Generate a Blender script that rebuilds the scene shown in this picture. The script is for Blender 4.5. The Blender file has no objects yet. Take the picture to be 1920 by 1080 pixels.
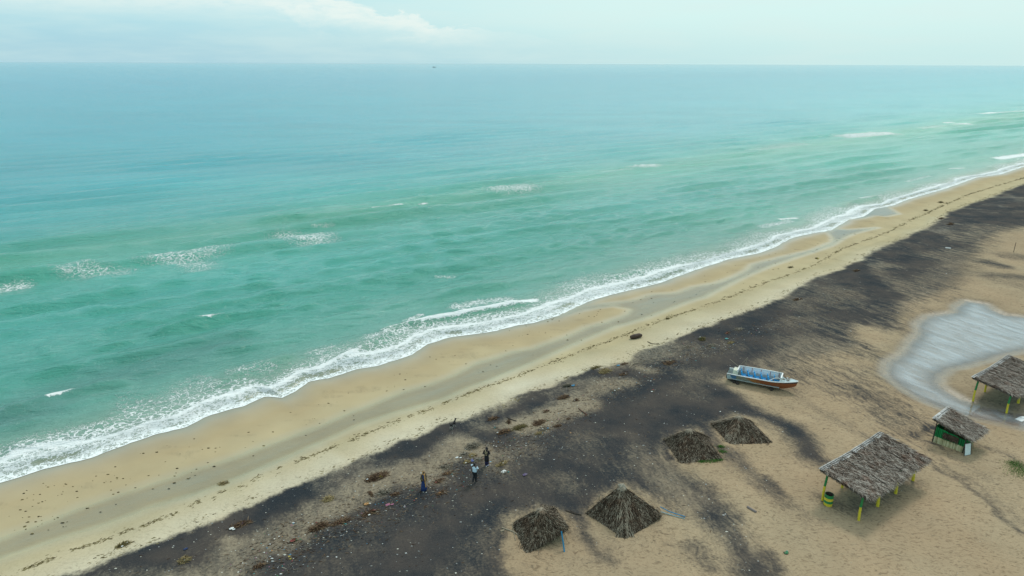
import bpy, math, random
import numpy as np
from math import radians, sin, cos, pi
from mathutils import Vector, Matrix

S = bpy.context.scene
COL = S.collection
# ------------------------------------------------------------------ camera
F_PX, PITCH, CAM_H, ROLL = 1280.0, radians(18.2), 30.0, radians(0.21)
cam = bpy.data.cameras.new('camera'); cam.lens = 24.0; cam.sensor_width = 36.0
cam.clip_start = 0.5; cam.clip_end = 200000
camo = bpy.data.objects.new('camera', cam); COL.objects.link(camo)
camo.matrix_world = Matrix.Translation((0, 0, CAM_H)) @ Matrix.Rotation(pi/2 - PITCH, 4, 'X') @ Matrix.Rotation(ROLL, 4, 'Z')
S.camera = camo
S.view_settings.view_transform = 'Standard'; S.view_settings.look = 'None'
S.view_settings.exposure = 0.0; S.view_settings.gamma = 1.0

# ------------------------------------------------------------------ world / sky
SUN_EL, SUN_AZ = radians(50), radians(30)          # azimuth measured from +Y towards +X
w = bpy.data.worlds.new('World'); S.world = w; w.use_nodes = True
nt = w.node_tree; nt.nodes.clear()
class NG:
    """tiny node helper"""
    def __init__(s, tree): s.t = tree
    def n(s, kind, **kw):
        nd = s.t.nodes.new(kind)
        for k, v in kw.items(): setattr(nd, k, v)
        return nd
    def put(s, sock, v):
        if isinstance(v, bpy.types.NodeSocket): s.t.links.new(v, sock)
        else: sock.default_value = v
    def math(s, op, a, b=0.0, c=None, clamp=False):
        nd = s.n('ShaderNodeMath', operation=op, use_clamp=clamp)
        s.put(nd.inputs[0], a); s.put(nd.inputs[1], b)
        if c is not None: s.put(nd.inputs[2], c)
        return nd.outputs[0]
    def smooth(s, x, lo, hi, a=0.0, b=1.0):
        nd = s.n('ShaderNodeMapRange', interpolation_type='SMOOTHSTEP')
        s.put(nd.inputs[0], x); s.put(nd.inputs[1], lo); s.put(nd.inputs[2], hi); s.put(nd.inputs[3], a); s.put(nd.inputs[4], b)
        return nd.outputs[0]
    def mix(s, f, a, b, blend='MIX'):
        nd = s.n('ShaderNodeMix', data_type='RGBA', blend_type=blend)
        s.put(nd.inputs[0], f)
        for i, v in ((6, a), (7, b)):
            if isinstance(v, tuple) and len(v) == 3: v = v + (1,)
            s.put(nd.inputs[i], v)
        return nd.outputs[2]
    def noise(s, vec, scale, detail=3, rough=0.5, dist=0.0, out=0):
        nd = s.n('ShaderNodeTexNoise'); s.put(nd.inputs['Vector'], vec)
        nd.inputs['Scale'].default_value = scale; nd.inputs['Detail'].default_value = detail
        nd.inputs['Roughness'].default_value = rough; nd.inputs['Distortion'].default_value = dist
        return nd.outputs[out]
    def mapping(s, vec, rot=0.0, scale=(1, 1, 1), loc=(0, 0, 0)):
        nd = s.n('ShaderNodeMapping'); s.put(nd.inputs[0], vec)
        nd.inputs['Rotation'].default_value = (0, 0, rot); nd.inputs['Scale'].default_value = scale; nd.inputs['Location'].default_value = loc
        return nd.outputs[0]
    def aniso(s, vec, ang, sl, sc):
        """coordinates stretched along the ground direction ang: sl cycles/m along it, sc across it"""
        return s.mapping(s.mapping(vec, -ang), 0, (sl, sc, (sl+sc)/2))
    def attr(s, name, out='Fac'):
        nd = s.n('ShaderNodeAttribute', attribute_name=name); return nd.outputs[out]

g = NG(nt)
sky = g.n('ShaderNodeTexSky', sky_type='NISHITA'); sky.sun_disc = False
sky.sun_elevation = SUN_EL; sky.sun_rotation = SUN_AZ; sky.altitude = 0; sky.air_density = 1.2; sky.dust_density = 3.0
tc = g.n('ShaderNodeTexCoord'); dirv = tc.outputs['Generated']
sp = g.n('ShaderNodeSeparateXYZ'); g.put(sp.inputs[0], dirv)
az = g.math('MULTIPLY', g.math('ARCTAN2', sp.outputs[0], sp.outputs[1]), 180/pi)
el = g.math('MULTIPLY', g.math('ARCSINE', sp.outputs[2]), 180/pi)
hz = g.mix(g.smooth(az, -34, 30), (4.2, 7.0, 8.1), (6.2, 9.0, 9.0))          # veil of high cloud, at the horizon
up = g.mix(g.smooth(az, -34, 10), (4.6, 7.9, 8.8), (6.7, 9.4, 9.3))
veil = g.mix(g.smooth(el, 0.0, 4.0), hz, up)
veil = g.mix(g.smooth(el, 5.0, 12.0), veil, (4.5, 8.3, 9.3))
veil = g.mix(g.smooth(el, 28.0, 60.0), veil, (9.6, 9.4, 8.9))
vn = g.noise(g.mapping(dirv, 0, (6, 6, 40)), 1.0, 4, 0.55)
veil = g.mix(g.smooth(vn, 0.3, 0.75), veil, g.mix(0.5, veil, (7.0, 9.0, 8.9)))
# cumulus bank low in the left of the sky: a sloping top edge broken up by noise
cv = g.n('ShaderNodeCombineXYZ'); g.put(cv.inputs[0], g.math('MULTIPLY', az, 0.25)); g.put(cv.inputs[1], g.math('MULTIPLY', el, 0.75)); cv.inputs[2].default_value = 3.3
n1 = g.noise(cv.outputs[0], 1.0, 6, 0.62, 0.6)
n2 = g.noise(cv.outputs[0], 3.1, 5, 0.6, 0.2)
top = g.math('ADD', g.math('MULTIPLY_ADD', az, -0.150, 2.35), g.math('MULTIPLY', g.math('SUBTRACT', n1, 0.5), 3.4))
top = g.math('MINIMUM', top, 5.3)
below = g.math('SUBTRACT', top, el)
dens = g.math('MULTIPLY', g.smooth(below, -0.05, 0.30), g.smooth(below, 2.8, 0.3))
dens = g.math('MULTIPLY', dens, g.smooth(n2, 0.25, 0.6, 0.6, 1.0))
dens = g.math('MULTIPLY', dens, g.smooth(az, 0.0, -8.0, 0.12, 1.0))
dens = g.math('MULTIPLY', dens, g.smooth(el, 0.4, 2.0))
veil = g.mix(dens, veil, (8.4, 9.7, 9.4))
skyc = g.mix(0.9, sky.outputs[0], veil)
bg = g.n('ShaderNodeBackground'); g.put(bg.inputs[0], skyc); bg.inputs[1].default_value = 0.1
wo = g.n('ShaderNodeOutputWorld'); nt.links.new(bg.outputs[0], wo.inputs[0])

sun = bpy.data.lights.new('sun', 'SUN'); sun.energy = 1.5; sun.angle = radians(12); sun.color = (1.0, 0.95, 0.86)
suno = bpy.data.objects.new('sun', sun); COL.objects.link(suno)
sd = Vector((sin(SUN_AZ)*cos(SUN_EL), cos(SUN_AZ)*cos(SUN_EL), sin(SUN_EL)))
suno.rotation_euler = sd.to_track_quat('Z', 'Y').to_euler(); suno.location = (0, 0, 60)

# ------------------------------------------------------------------ numpy helpers
rs = np.random.RandomState(7)
LAT = rs.rand(256, 256)
def vnoise(x, y):
    xi = np.floor(x).astype(int); yi = np.floor(y).astype(int); fx = x-xi; fy = y-yi
    fx = fx*fx*(3-2*fx); fy = fy*fy*(3-2*fy)
    a = LAT[xi & 255, yi & 255]; b = LAT[(xi+1) & 255, yi & 255]; c = LAT[xi & 255, (yi+1) & 255]; d = LAT[(xi+1) & 255, (yi+1) & 255]
    return (a*(1-fx)+b*fx)*(1-fy)+(c*(1-fx)+d*fx)*fy
def fbm(x, y, o=4, r=0.5):
    t = 0; a = 1; n = 0
    for i in range(o):
        t = t+a*vnoise(x*2**i+17.3*i, y*2**i+5.1*i); n += a; a *= r
    return t/n
def sst(x, lo, hi):
    t = np.clip((x-lo)/(hi-lo), 0, 1); return t*t*(3-2*t)
def seg_dist(px, py, pts, closed=False):
    pts = np.asarray(pts, float); d = np.full(px.shape, 1e9); par = np.zeros(px.shape)
    n = len(pts); m = n if closed else n-1
    for i in range(m):
        a = pts[i]; b = pts[(i+1) % n]; ab = b-a; L = ab@ab+1e-12
        t = np.clip(((px-a[0])*ab[0]+(py-a[1])*ab[1])/L, 0, 1)
        q = (px-a[0]-t*ab[0])**2+(py-a[1]-t*ab[1])**2
        k = q < d; d = np.where(k, q, d); par = np.where(k, i+t, par)
    return np.sqrt(d), par
def inside(px, py, pts):
    pts = np.asarray(pts, float); r = np.zeros(px.shape, bool); n = len(pts)
    for i in range(n):
        x0, y0 = pts[i]; x1, y1 = pts[(i+1) % n]
        if y0 == y1: continue
        c = ((y0 > py) != (y1 > py)) & (px < (x1-x0)*(py-y0)/(y1-y0)+x0)
        r ^= c
    return r
def sdist(px, py, pts):
    """signed distance to a polygon, negative inside"""
    d, _ = seg_dist(px, py, pts, True)
    return np.where(inside(px, py, pts), -d, d)

# a surveyed point: where a sight line from the drone meets the height z
def G(x, y, z=None):
    if z is None:
        p = G(x, y, 0.0); return G(x, y, Z_IN) if p[0]*sin(SH)-p[1]*cos(SH) > -45.5 else p
    u = (x-960)/F_PX; v = (540-y)/F_PX; c, s = cos(ROLL), sin(ROLL)
    u, v = u*c-v*s*(-1), v*c-u*s*(-1)
    dy = cos(PITCH)+v*sin(PITCH); dz = -sin(PITCH)+v*cos(PITCH); t = (z-CAM_H)/dz
    return (u*t, dy*t)
Z_IN = 0.22
SH = radians(40.3)                                  # direction of the shoreline
def st(x, y): return x*cos(SH)+y*sin(SH), x*sin(SH)-y*cos(SH)
def xy(s, t): return s*cos(SH)+t*sin(SH), s*sin(SH)-t*cos(SH)

# ------------------------------------------------------------------ traced outlines (survey marks)
EDGE = [(-60,928),(0,906),(35,897),(83,881),(134,869),(176,858),(204,847),(246,832),(299,814),(352,802),(385,783),(422,772),(457,762),(480,752),(500,744),(531,747),(556,735),(581,716),(619,710),(672,693),(712,686),(750,673),(772,666),(803,646),(844,633),(887,627),(931,621),(969,611),(1000,606),(1020,600),(1050,592),(1078,577),(1100,567),(1145,553),(1180,545),(1240,530),(1300,508),(1365,487),(1423,475),(1452,464),(1481,448),(1507,441),(1558,432),(1591,412),(1618,407),(1640,392),(1675,385),(1700,375),(1729,366),(1765,356),(1797,345),(1830,333),(1875,327),(1920,312),(1990,296)]
RUNNEL = [(-80,1040),(0,1010),(99,974),(150,952),(211,932),(288,906),(373,878),(440,858),(500,835),(560,813),(600,799),(650,776),(681,765),(759,733),(806,721),(853,702),(888,683),(963,660),(1000,653),(1060,632),(1100,614),(1137,604),(1174,591),(1182,580),(1150,574),(1120,577),(1090,583),(1060,592),(1080,578),(1130,570),(1180,565),(1220,553),(1270,549),(1300,538),(1340,532),(1374,520),(1400,507),(1410,496),(1461,483),(1520,470),(1561,454),(1560,446),(1553,437),(1565,430),(1590,431),(1645,427),(1600,438),(1578,448),(1558,461),(1510,477),(1452,496),(1403,516),(1358,538),(1319,558),(1303,562),(1267,575),(1211,597),(1155,613),(1100,636),(1050,658),(1000,681),(931,710),(880,728),(837,749),(744,775),(681,796),(600,833),(560,850),(500,877),(457,895),(387,923),(292,951),(211,983),(106,1015),(42,1038),(0,1052),(-80,1085)]
SWASH = [(1600,412),(1636,391),(1662,388),(1672,394),(1684,401),(1660,406),(1640,404),(1618,409)]
LAGOON = [(1660,690),(1664,676),(1690,662),(1705,640),(1722,622),(1718,605),(1740,590),(1790,583),(1792,572),(1812,562),(1850,568),(1862,578),(1885,588),(1925,592),(2000,600),(2010,640),(1925,655),(1880,664),(1860,672),(1820,682),(1785,690),(1766,702),(1762,716),(1775,728),(1800,742),(1822,752),(1840,756),(1870,762),(1900,768),(1925,772),(1990,780),(1990,800),(1915,800),(1880,792),(1835,783),(1800,775),(1770,764),(1735,750),(1705,735),(1680,715),(1662,702)]
DARK_TOP = [(-60,1170),(60,1108),(140,1076),(188,1057),(236,1038),(272,1026),(308,1014),(344,1000),(380,983),(411,971),(451,954),(499,937),(535,919),(566,904),(600,893),(651,879),(675,864),(722,844),(757,824),(782,822),(803,812),(823,797),(847,793),(870,790),(885,786),(903,777),(940,771),(970,758),(990,742),(1023,730),(1048,719),(1073,712),(1107,693),(1143,688),(1178,678),(1211,656),(1257,643),(1285,630),(1331,610),(1368,597),(1400,586),(1474,554),(1526,520),(1568,508),(1607,490),(1642,470),(1687,451),(1742,425),(1778,399),(1817,383),(1865,367),(1897,353),(1925,344),(2050,312)]
DARK_LOW = [(2050,400),(1925,425),(1870,435),(1835,462),(1815,490),(1800,520),(1775,548),(1735,562),(1700,578),(1692,592),(1692,618),(1660,622),(1640,612),(1612,612),(1600,632),(1630,655),(1590,660),(1540,668),(1500,676),(1492,690),(1470,700),(1400,705),(1357,712),(1385,737),(1410,758),(1440,774),(1468,785),(1505,800),(1527,822),(1552,853),(1562,872),(1538,878),(1500,856),(1478,826),(1455,806),(1420,786),(1385,782),(1338,796),(1348,826),(1370,838),(1405,868),(1436,898),(1462,925),(1476,944),(1452,938),(1420,918),(1395,893),(1372,868),(1348,845),(1325,825),(1300,806),(1250,824),(1262,862),(1285,885),(1322,906),(1350,932),(1387,976),(1424,1022),(1460,1065),(1490,1110),(1380,1110),(1365,1045),(1330,1000),(1290,965),(1250,950),(1215,935),(1170,912),(1120,950),(1104,962),(1120,1005),(1150,1050),(1120,1045),(1090,1000),(1066,966),(1020,952),(968,972),(940,985),(934,1010),(946,1045),(962,1090),(970,1250),(-60,1250)]
WRACK = [(-40,1108),(0,1090),(60,1066),(140,1033),(188,1019),(224,1005),(243,994),(274,989),(308,975),(344,961),(375,942),(415,931),(459,911),(487,900),(567,865),(600,852),(642,835),(665,824),(705,807),(742,795),(800,772),(842,755),(890,737),(925,722),(960,710),(997,697),(1035,682),(1072,667),(1122,647),(1165,632),(1200,617),(1252,597),(1297,583),(1335,570),(1370,556),(1440,528),(1490,512),(1540,490),(1577,467),(1640,445),(1672,432),(1715,410),(1765,387),(1815,365),(1890,342),(1960,322)]
WP = lambda L: [G(*p) for p in L]
ep = np.array([st(*G(*p)) for p in EDGE]); ep = ep[np.argsort(ep[:, 0])]
def edge_t(s): return np.interp(s, ep[:, 0], ep[:, 1], left=-58.6, right=-60.3)+0.25*(fbm(s*0.5, s*0+3, 3)-0.5)+0.12*(fbm(s*2.1, s*0+9, 2)-0.5)
RUN_W, LAG_W, SW_W = WP(RUNNEL), WP(LAGOON), WP(SWASH)
POOL_Z = 0.02

# low mounds: sand drifted round the fallen roofs, the boat, the dune crest  (x, y, radius, height)
MOUNDS = [(*G(1345,870),3.0,.25),(*G(1420,800),3.5,.2),(*G(1175,960),3.2,.25),(*G(1020,985),3.0,.25),(*G(1150,880),7,.35),(*G(700,990),9,.3),(*G(1000,870),8,.3),(*G(1440,720),3.5,-.12),(*G(1500,900),5,.15),(*G(1300,1000),6,.15)]
def terrain(x, y):
    x = np.asarray(x, float); y = np.asarray(y, float); s, t = st(x, y)
    e = edge_t(s)
    z = 0.03*np.clip(t-e, 0, 1.5)/1.5*1.0+np.where(t < e, (t-e)*0.03, 0)
    up = sst(t, -48.5, -43)*0.22
    z = z+up+up*0.4*(fbm(x*0.16, y*0.16, 3)-0.5)*2
    m = 0
    for mx, my, r, h in MOUNDS: m = m+h*np.exp(-((x-mx)**2+(y-my)**2)/(r*r)*1.4)
    z = z+m*0.5
    z = z+sst(t, -47, -42)*0.05*(fbm(x*0.9, y*0.9, 3)-0.5)
    d = np.minimum(np.minimum(pool_d(x, y, 0), pool_d(x, y, 1)), pool_d(x, y, 2))
    wob = 0.35*(fbm(x*0.8, y*0.8, 3)-0.5)
    d = d+wob*2.0
    z = np.where(d < 1.6, z*sst(d, 0.0, 1.6)+POOL_Z*(1-sst(d, 0, 1.6))+np.clip(d*0.03, -0.09, 0.02)*(1-sst(d, 0.8, 1.6)), z)
    return z
POOLS = [RUN_W, LAG_W, SW_W]
PB = [(min(p[0] for p in q)-4, max(p[0] for p in q)+4, min(p[1] for p in q)-4, max(p[1] for p in q)+4) for q in POOLS]
def pool_d(x, y, k):
    b = PB[k]; m = (x > b[0]) & (x < b[1]) & (y > b[2]) & (y < b[3])
    d = np.full(np.shape(x), 50.0)
    if np.ndim(x) == 0: return sdist(np.array([x]), np.array([y]), POOLS[k])[0] if m else 50.0
    if m.any(): d[m] = sdist(x[m], y[m], POOLS[k])
    return d
def W(px, py, h=0.0):
    """surveyed point resting on the sand"""
    z = 0.2
    for _ in range(4):
        p = G(px, py, z); z = float(terrain(np.array([p[0]]), np.array([p[1]]))[0])
    return Vector((p[0], p[1], z+h))

# ------------------------------------------------------------------ object helpers
def tag(o, label=None, cat=None, group=None, kind=None):
    for k, v in (('label', label), ('category', cat), ('group', group), ('kind', kind)):
        if v: o[k] = v
    return o
def empty(name, loc, rz=0.0, **kw):
    o = bpy.data.objects.new(name, None); COL.objects.link(o); o.location = loc; o.rotation_euler = (0, 0, rz); o.empty_display_size = 0.3
    return tag(o, **kw)
class MB:
    def __init__(s): s.v = []; s.f = []; s.m = []; s.tn = []
    def add(s, vs, fs, m=0, tint=0.5):
        b = len(s.v); s.v += [tuple(v) for v in vs]; s.f += [tuple(i+b for i in f) for f in fs]; s.m += [m]*len(fs); s.tn += [tint]*len(vs)
    def box(s, c, size, m=0, rz=0.0, M=None, tint=0.5, taper=1.0):
        c = Vector(c); hx, hy, hz = [q/2 for q in size]; R = M if M is not None else Matrix.Rotation(rz, 3, 'Z')
        vs = []
        for z in (-1, 1):
            k = taper if z > 0 else 1
            for x, y in ((-1, -1), (1, -1), (1, 1), (-1, 1)): vs.append(c+R @ Vector((x*hx*k, y*hy*k, z*hz)))
        s.add(vs, [(3, 2, 1, 0), (4, 5, 6, 7), (0, 1, 5, 4), (1, 2, 6, 5), (2, 3, 7, 6), (3, 0, 4, 7)], m, tint)
    def tube(s, pts, rad, n=8, m=0, tint=0.5, caps=True):
        pts = [Vector(p) for p in pts]
        if not isinstance(rad, (list, tuple)): rad = [rad]*len(pts)
        vs = []; fs = []
        for i, p in enumerate(pts):
            d = (pts[min(i+1, len(pts)-1)]-pts[max(i-1, 0)]).normalized()
            a = d.orthogonal().normalized() if i == 0 else (a-d*a.dot(d)).normalized()
            b = d.cross(a)
            for k in range(n):
                q = 2*pi*k/n; vs.append(p+(a*cos(q)+b*sin(q))*rad[i])
        for i in range(len(pts)-1):
            for k in range(n):
                fs.append((i*n+k, i*n+(k+1) % n, (i+1)*n+(k+1) % n, (i+1)*n+k))
        if caps: fs += [tuple(range(n-1, -1, -1)), tuple(range((len(pts)-1)*n, len(pts)*n))]
        s.add(vs, fs, m, tint)
    def strip(s, a, b, side, w0, w1, m=0, tint=0.5, bend=None):
        """a leaf: three cross lines, tapered, a little bent"""
        a = Vector(a); b = Vector(b); side = Vector(side); mid = (a+b)/2+(bend if bend is not None else Vector((0, 0, 0)))
        s.add([a-side*w0, a+side*w0, mid+side*(w0+w1)/2, mid-side*(w0+w1)/2, b+side*w1, b-side*w1], [(0, 1, 2, 3), (3, 2, 4, 5)], m, tint)
    def lump(s, c, r, m=0, tint=0.5, rnd=random, n=7, rings=3, jag=0.3, rz=0.0):
        """irregular flattened lump lying on the ground; r=(rx,ry,rz)"""
        c = Vector(c); vs = []; fs = []; ph = rnd.random()*6
        for i in range(rings):
            q = i/(rings)*pi/2
            for k in range(n):
                th = 2*pi*k/n+ph; j = 1+jag*(rnd.random()*2-1); lx = cos(th)*r[0]*cos(q)*j; ly = sin(th)*r[1]*cos(q)*j
                vs.append(c+Vector((lx*cos(rz)-ly*sin(rz), lx*sin(rz)+ly*cos(rz), r[2]*sin(q)*j-0.01)))
        vs.append(c+Vector((0, 0, r[2])))
        for i in range(rings-1):
            for k in range(n): fs.append((i*n+k, i*n+(k+1) % n, (i+1)*n+(k+1) % n, (i+1)*n+k))
        for k in range(n): fs.append(((rings-1)*n+k, (rings-1)*n+(k+1) % n, rings*n))
        s.add(vs, fs, m, tint)
    def build(s, name, mats, parent=None, loc=None, smooth=False):
        me = bpy.data.meshes.new(name); me.from_pydata(s.v, [], s.f)
        for mt in (mats if isinstance(mats, (list, tuple)) else [mats]): me.materials.append(mt)
        me.polygons.foreach_set('material_index', np.array(s.m, dtype=np.int32))
        at = me.attributes.new('tint', 'FLOAT', 'POINT'); at.data.foreach_set('value', np.array(s.tn, dtype=np.float32))
        if smooth: me.polygons.foreach_set('use_smooth', np.ones(len(s.f), dtype=bool))
        me.update()
        o = bpy.data.objects.new(name, me); COL.objects.link(o)
        if parent is not None: o.parent = parent
        if loc is not None: o.location = loc
        return o
def grid_mesh(name, X, Y, Z, attrs, cols=None, mat=None, smooth=True):
    n, m = X.shape; co = np.stack([X, Y, Z], -1).reshape(-1, 3).astype(np.float32)
    i = np.arange(n-1)[:, None]*m+np.arange(m-1)[None, :]
    q = np.stack([i, i+m, i+m+1, i+1], -1).reshape(-1, 4).astype(np.int32)
    me = bpy.data.meshes.new(name); me.vertices.add(len(co)); me.vertices.foreach_set('co', co.ravel())
    me.loops.add(q.size); me.loops.foreach_set('vertex_index', q.ravel())
    me.polygons.add(len(q)); me.polygons.foreach_set('loop_start', np.arange(0, q.size, 4, dtype=np.int32)); 
    me.update(calc_edges=True); me.polygons.foreach_set('use_smooth', np.full(len(q), smooth))
    for k, a in attrs.items():
        at = me.attributes.new(k, 'FLOAT', 'POINT'); at.data.foreach_set('value', np.asarray(a, dtype=np.float32).ravel())
    for k, a in (cols or {}).items():
        at = me.attributes.new(k, 'FLOAT_COLOR', 'POINT'); a4 = np.concatenate([a, np.ones(a.shape[:-1]+(1,))], -1)
        at.data.foreach_set('color', a4.astype(np.float32).ravel())
    me.materials.append(mat); me.update()
    o = bpy.data.objects.new(name, me); COL.objects.link(o); return o

# ------------------------------------------------------------------ materials
def newmat(name):
    m = bpy.data.materials.new(name); m.use_nodes = True; m.node_tree.nodes.clear(); h = NG(m.node_tree)
    out = h.n('ShaderNodeOutputMaterial'); return m, h, out
def principled(h, out, col, rough=0.7, ior=1.45, bump=None, bstr=0.3, bdist=0.02, spec=None, metal=0.0):
    p = h.n('ShaderNodeBsdfPrincipled'); h.put(p.inputs['Base Color'], col if not (isinstance(col, tuple) and len(col) == 3) else col+(1,))
    h.put(p.inputs['Roughness'], rough); p.inputs['IOR'].default_value = ior; p.inputs['Metallic'].default_value = metal
    if spec is not None: h.put(p.inputs['Specular IOR Level'], spec)
    if bump is not None:
        b = h.n('ShaderNodeBump'); b.inputs['Strength'].default_value = bstr; b.inputs['Distance'].default_value = bdist
        h.put(b.inputs['Height'], bump); h.t.links.new(b.outputs[0], p.inputs['Normal'])
    if out is not None: h.t.links.new(p.outputs[0], out.inputs[0])
    return p
_pc = {}
def paint(name, col, rough=0.6, wear=0.25, scale=9.0, dirt=(0.12, 0.10, 0.08), metal=0.0):
    """painted or bare surface with blotchy wear"""
    if name in _pc: return _pc[name]
    m, h, out = newmat(name); c = h.n('ShaderNodeTexCoord').outputs['Object']
    n1 = h.noise(c, scale, 5, 0.65); n2 = h.noise(c, scale*4, 3, 0.6)
    f = h.math('MULTIPLY', h.smooth(n1, 0.45, 0.75), wear)
    cc = h.mix(f, col, dirt); cc = h.mix(h.math('MULTIPLY', h.smooth(n2, 0.3, 0.8), wear*0.8), cc, tuple(min(1, v*1.35+0.02) for v in col))
    principled(h, out, cc, rough, bump=n2, bstr=0.3, bdist=0.01, metal=metal); _pc[name] = m; return m
def tinted(name, dark, mid, light, rough=0.85, nscale=1.4, namp=0.35, brown=None):
    """fibres: each strand has its own tone (tint attribute), weathered in patches"""
    m, h, out = newmat(name); c = h.n('ShaderNodeTexCoord').outputs['Object']
    n = h.noise(c, nscale, 4, 0.6); t = h.math('ADD', h.attr('tint'), h.math('MULTIPLY', h.math('SUBTRACT', n, 0.5), namp*2))
    r = h.n('ShaderNodeValToRGB'); h.put(r.inputs[0], t); e = r.color_ramp.elements
    e[0].position = 0.1; e[0].color = dark+(1,); e[1].position = 0.95; e[1].color = light+(1,)
    x = e.new(0.5); x.color = mid+(1,)
    rc = r.outputs[0]
    if brown: rc = h.mix(h.smooth(h.noise(c, 0.9, 4, 0.65, 0.3), 0.50, 0.68, 0, 0.75), rc, h.mix(1.0, rc, brown, 'MULTIPLY'))
    principled(h, out, rc, rough, spec=0.25); return m

def sand_material():
    m, h, out = newmat('beach_sand')
    pos = h.n('ShaderNodeNewGeometry').outputs['Position']
    base = h.attr('sandcol', 'Color'); dark = h.attr('dark'); wet = h.attr('wet'); strk = h.attr('streak'); grain = h.attr('grain')
    # wind streaks, two directions blended along the beach
    wob = h.n('ShaderNodeVectorMath', operation='SCALE'); h.put(wob.inputs[0], h.noise(pos, 0.35, 3, 0.6, 0, 1)); wob.inputs['Scale'].default_value = 2.2
    wa = h.n('ShaderNodeVectorMath', operation='ADD'); h.put(wa.inputs[0], pos); h.t.links.new(wob.outputs[0], wa.inputs[1])
    sA = h.aniso(wa.outputs[0], radians(-74), 0.42, 3.0); sB = h.aniso(wa.outputs[0], radians(-60), 0.30, 2.2)
    nA = h.noise(sA, 1.0, 5, 0.62, 0.5); nB = h.noise(sB, 1.0, 5, 0.62, 0.5)
    mx = h.n('ShaderNodeMix', data_type='FLOAT'); h.put(mx.inputs[0], h.attr('far')); h.put(mx.inputs[2], nA); h.put(mx.inputs[3], nB)
    sn = mx.outputs[0]
    fine = h.noise(pos, 5.5, 4, 0.7); vf = h.noise(pos, 26.0, 2, 0.6); mid = h.noise(pos, 1.3, 5, 0.6, 0.4)
    amp = h.math('MULTIPLY', strk, 2.4)
    d = h.math('ADD', dark, h.math('MULTIPLY', h.math('SUBTRACT', sn, 0.5), amp))
    d = h.math('ADD', d, h.math('MULTIPLY', h.math('SUBTRACT', fine, 0.5), h.math('MULTIPLY', grain, 1.5)))
    d = h.math('ADD', d, h.math('MULTIPLY', h.math('SUBTRACT', mid, 0.5), h.math('MULTIPLY', grain, 0.7)))
    d = h.math('ADD', d, h.math('MULTIPLY', h.math('SUBTRACT', vf, 0.5), h.math('MULTIPLY', grain, 0.7)))
    d = h.smooth(d, 0.05, 0.94)
    big = h.noise(pos, 0.22, 4, 0.6)
    blk = h.mix(h.smooth(big, 0.3, 0.7), (0.022, 0.028, 0.035), (0.066, 0.057, 0.052))
    blk = h.mix(h.smooth(vf, 0.55, 0.8), blk, (0.15, 0.135, 0.115))
    lt = h.mix(h.smooth(big, 0.3, 0.7, 0, 0.25), base, h.mix(1.0, base, (0.92, 0.82, 0.74), 'MULTIPLY'))
    lt = h.mix(h.math('MULTIPLY', h.smooth(fine, 0.35, 0.8), h.math('MULTIPLY', grain, 0.6)), lt, h.mix(1.0, lt, (0.62, 0.60, 0.58), 'MULTIPLY'))
    # footprints and scuffs on the dry inland sand
    vor = h.n('ShaderNodeTexVoronoi'); vor.inputs['Scale'].default_value = 2.6; h.put(vor.inputs['Vector'], h.aniso(wa.outputs[0], radians(-10), 0.8, 1.7))
    ft = h.math('MULTIPLY', h.smooth(vor.outputs['Distance'], 0.30, 0.08), h.math('MULTIPLY', h.attr('foot'), h.smooth(mid, 0.42, 0.6)))
    lt = h.mix(h.math('MULTIPLY', ft, 0.55), lt, (0.15, 0.125, 0.095))
    sk = h.noise(h.aniso(wa.outputs[0], radians(-8), 1.6, 4.0), 1.6, 4, 0.65, 0.3)
    lt = h.mix(h.math('MULTIPLY', h.smooth(sk, 0.50, 0.68), h.math('MULTIPLY', h.attr('foot'), 0.95)), lt, h.mix(1.0, lt, (0.50, 0.48, 0.47), 'MULTIPLY'))
    lt = h.mix(h.math('MULTIPLY', h.smooth(vf, 0.35, 0.7), h.math('ADD', 0.10, h.math('MULTIPLY', grain, 0.5))), lt, h.mix(1.0, lt, (0.70, 0.68, 0.66), 'MULTIPLY'))
    col = h.mix(d, lt, blk)
    col = h.mix(h.math('MULTIPLY', wet, 0.16), col, h.mix(1.0, col, (0.6, 0.62, 0.66), 'MULTIPLY'))
    rough = h.math('SUBTRACT', 0.95, h.math('MULTIPLY', wet, 0.74))
    hgt = h.math('ADD', h.math('MULTIPLY', fine, 0.6), h.math('ADD', h.math('MULTIPLY', sn, 0.8), h.math('MULTIPLY', ft, -1.2)))
    hgt = h.math('MULTIPLY', hgt, h.math('ADD', 0.12, h.attr('foot')))
    principled(h, out, col, rough, bump=hgt, bstr=0.55, bdist=0.10, spec=h.math('ADD', 0.12, h.math('MULTIPLY', wet, 0.5)))
    return m
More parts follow.
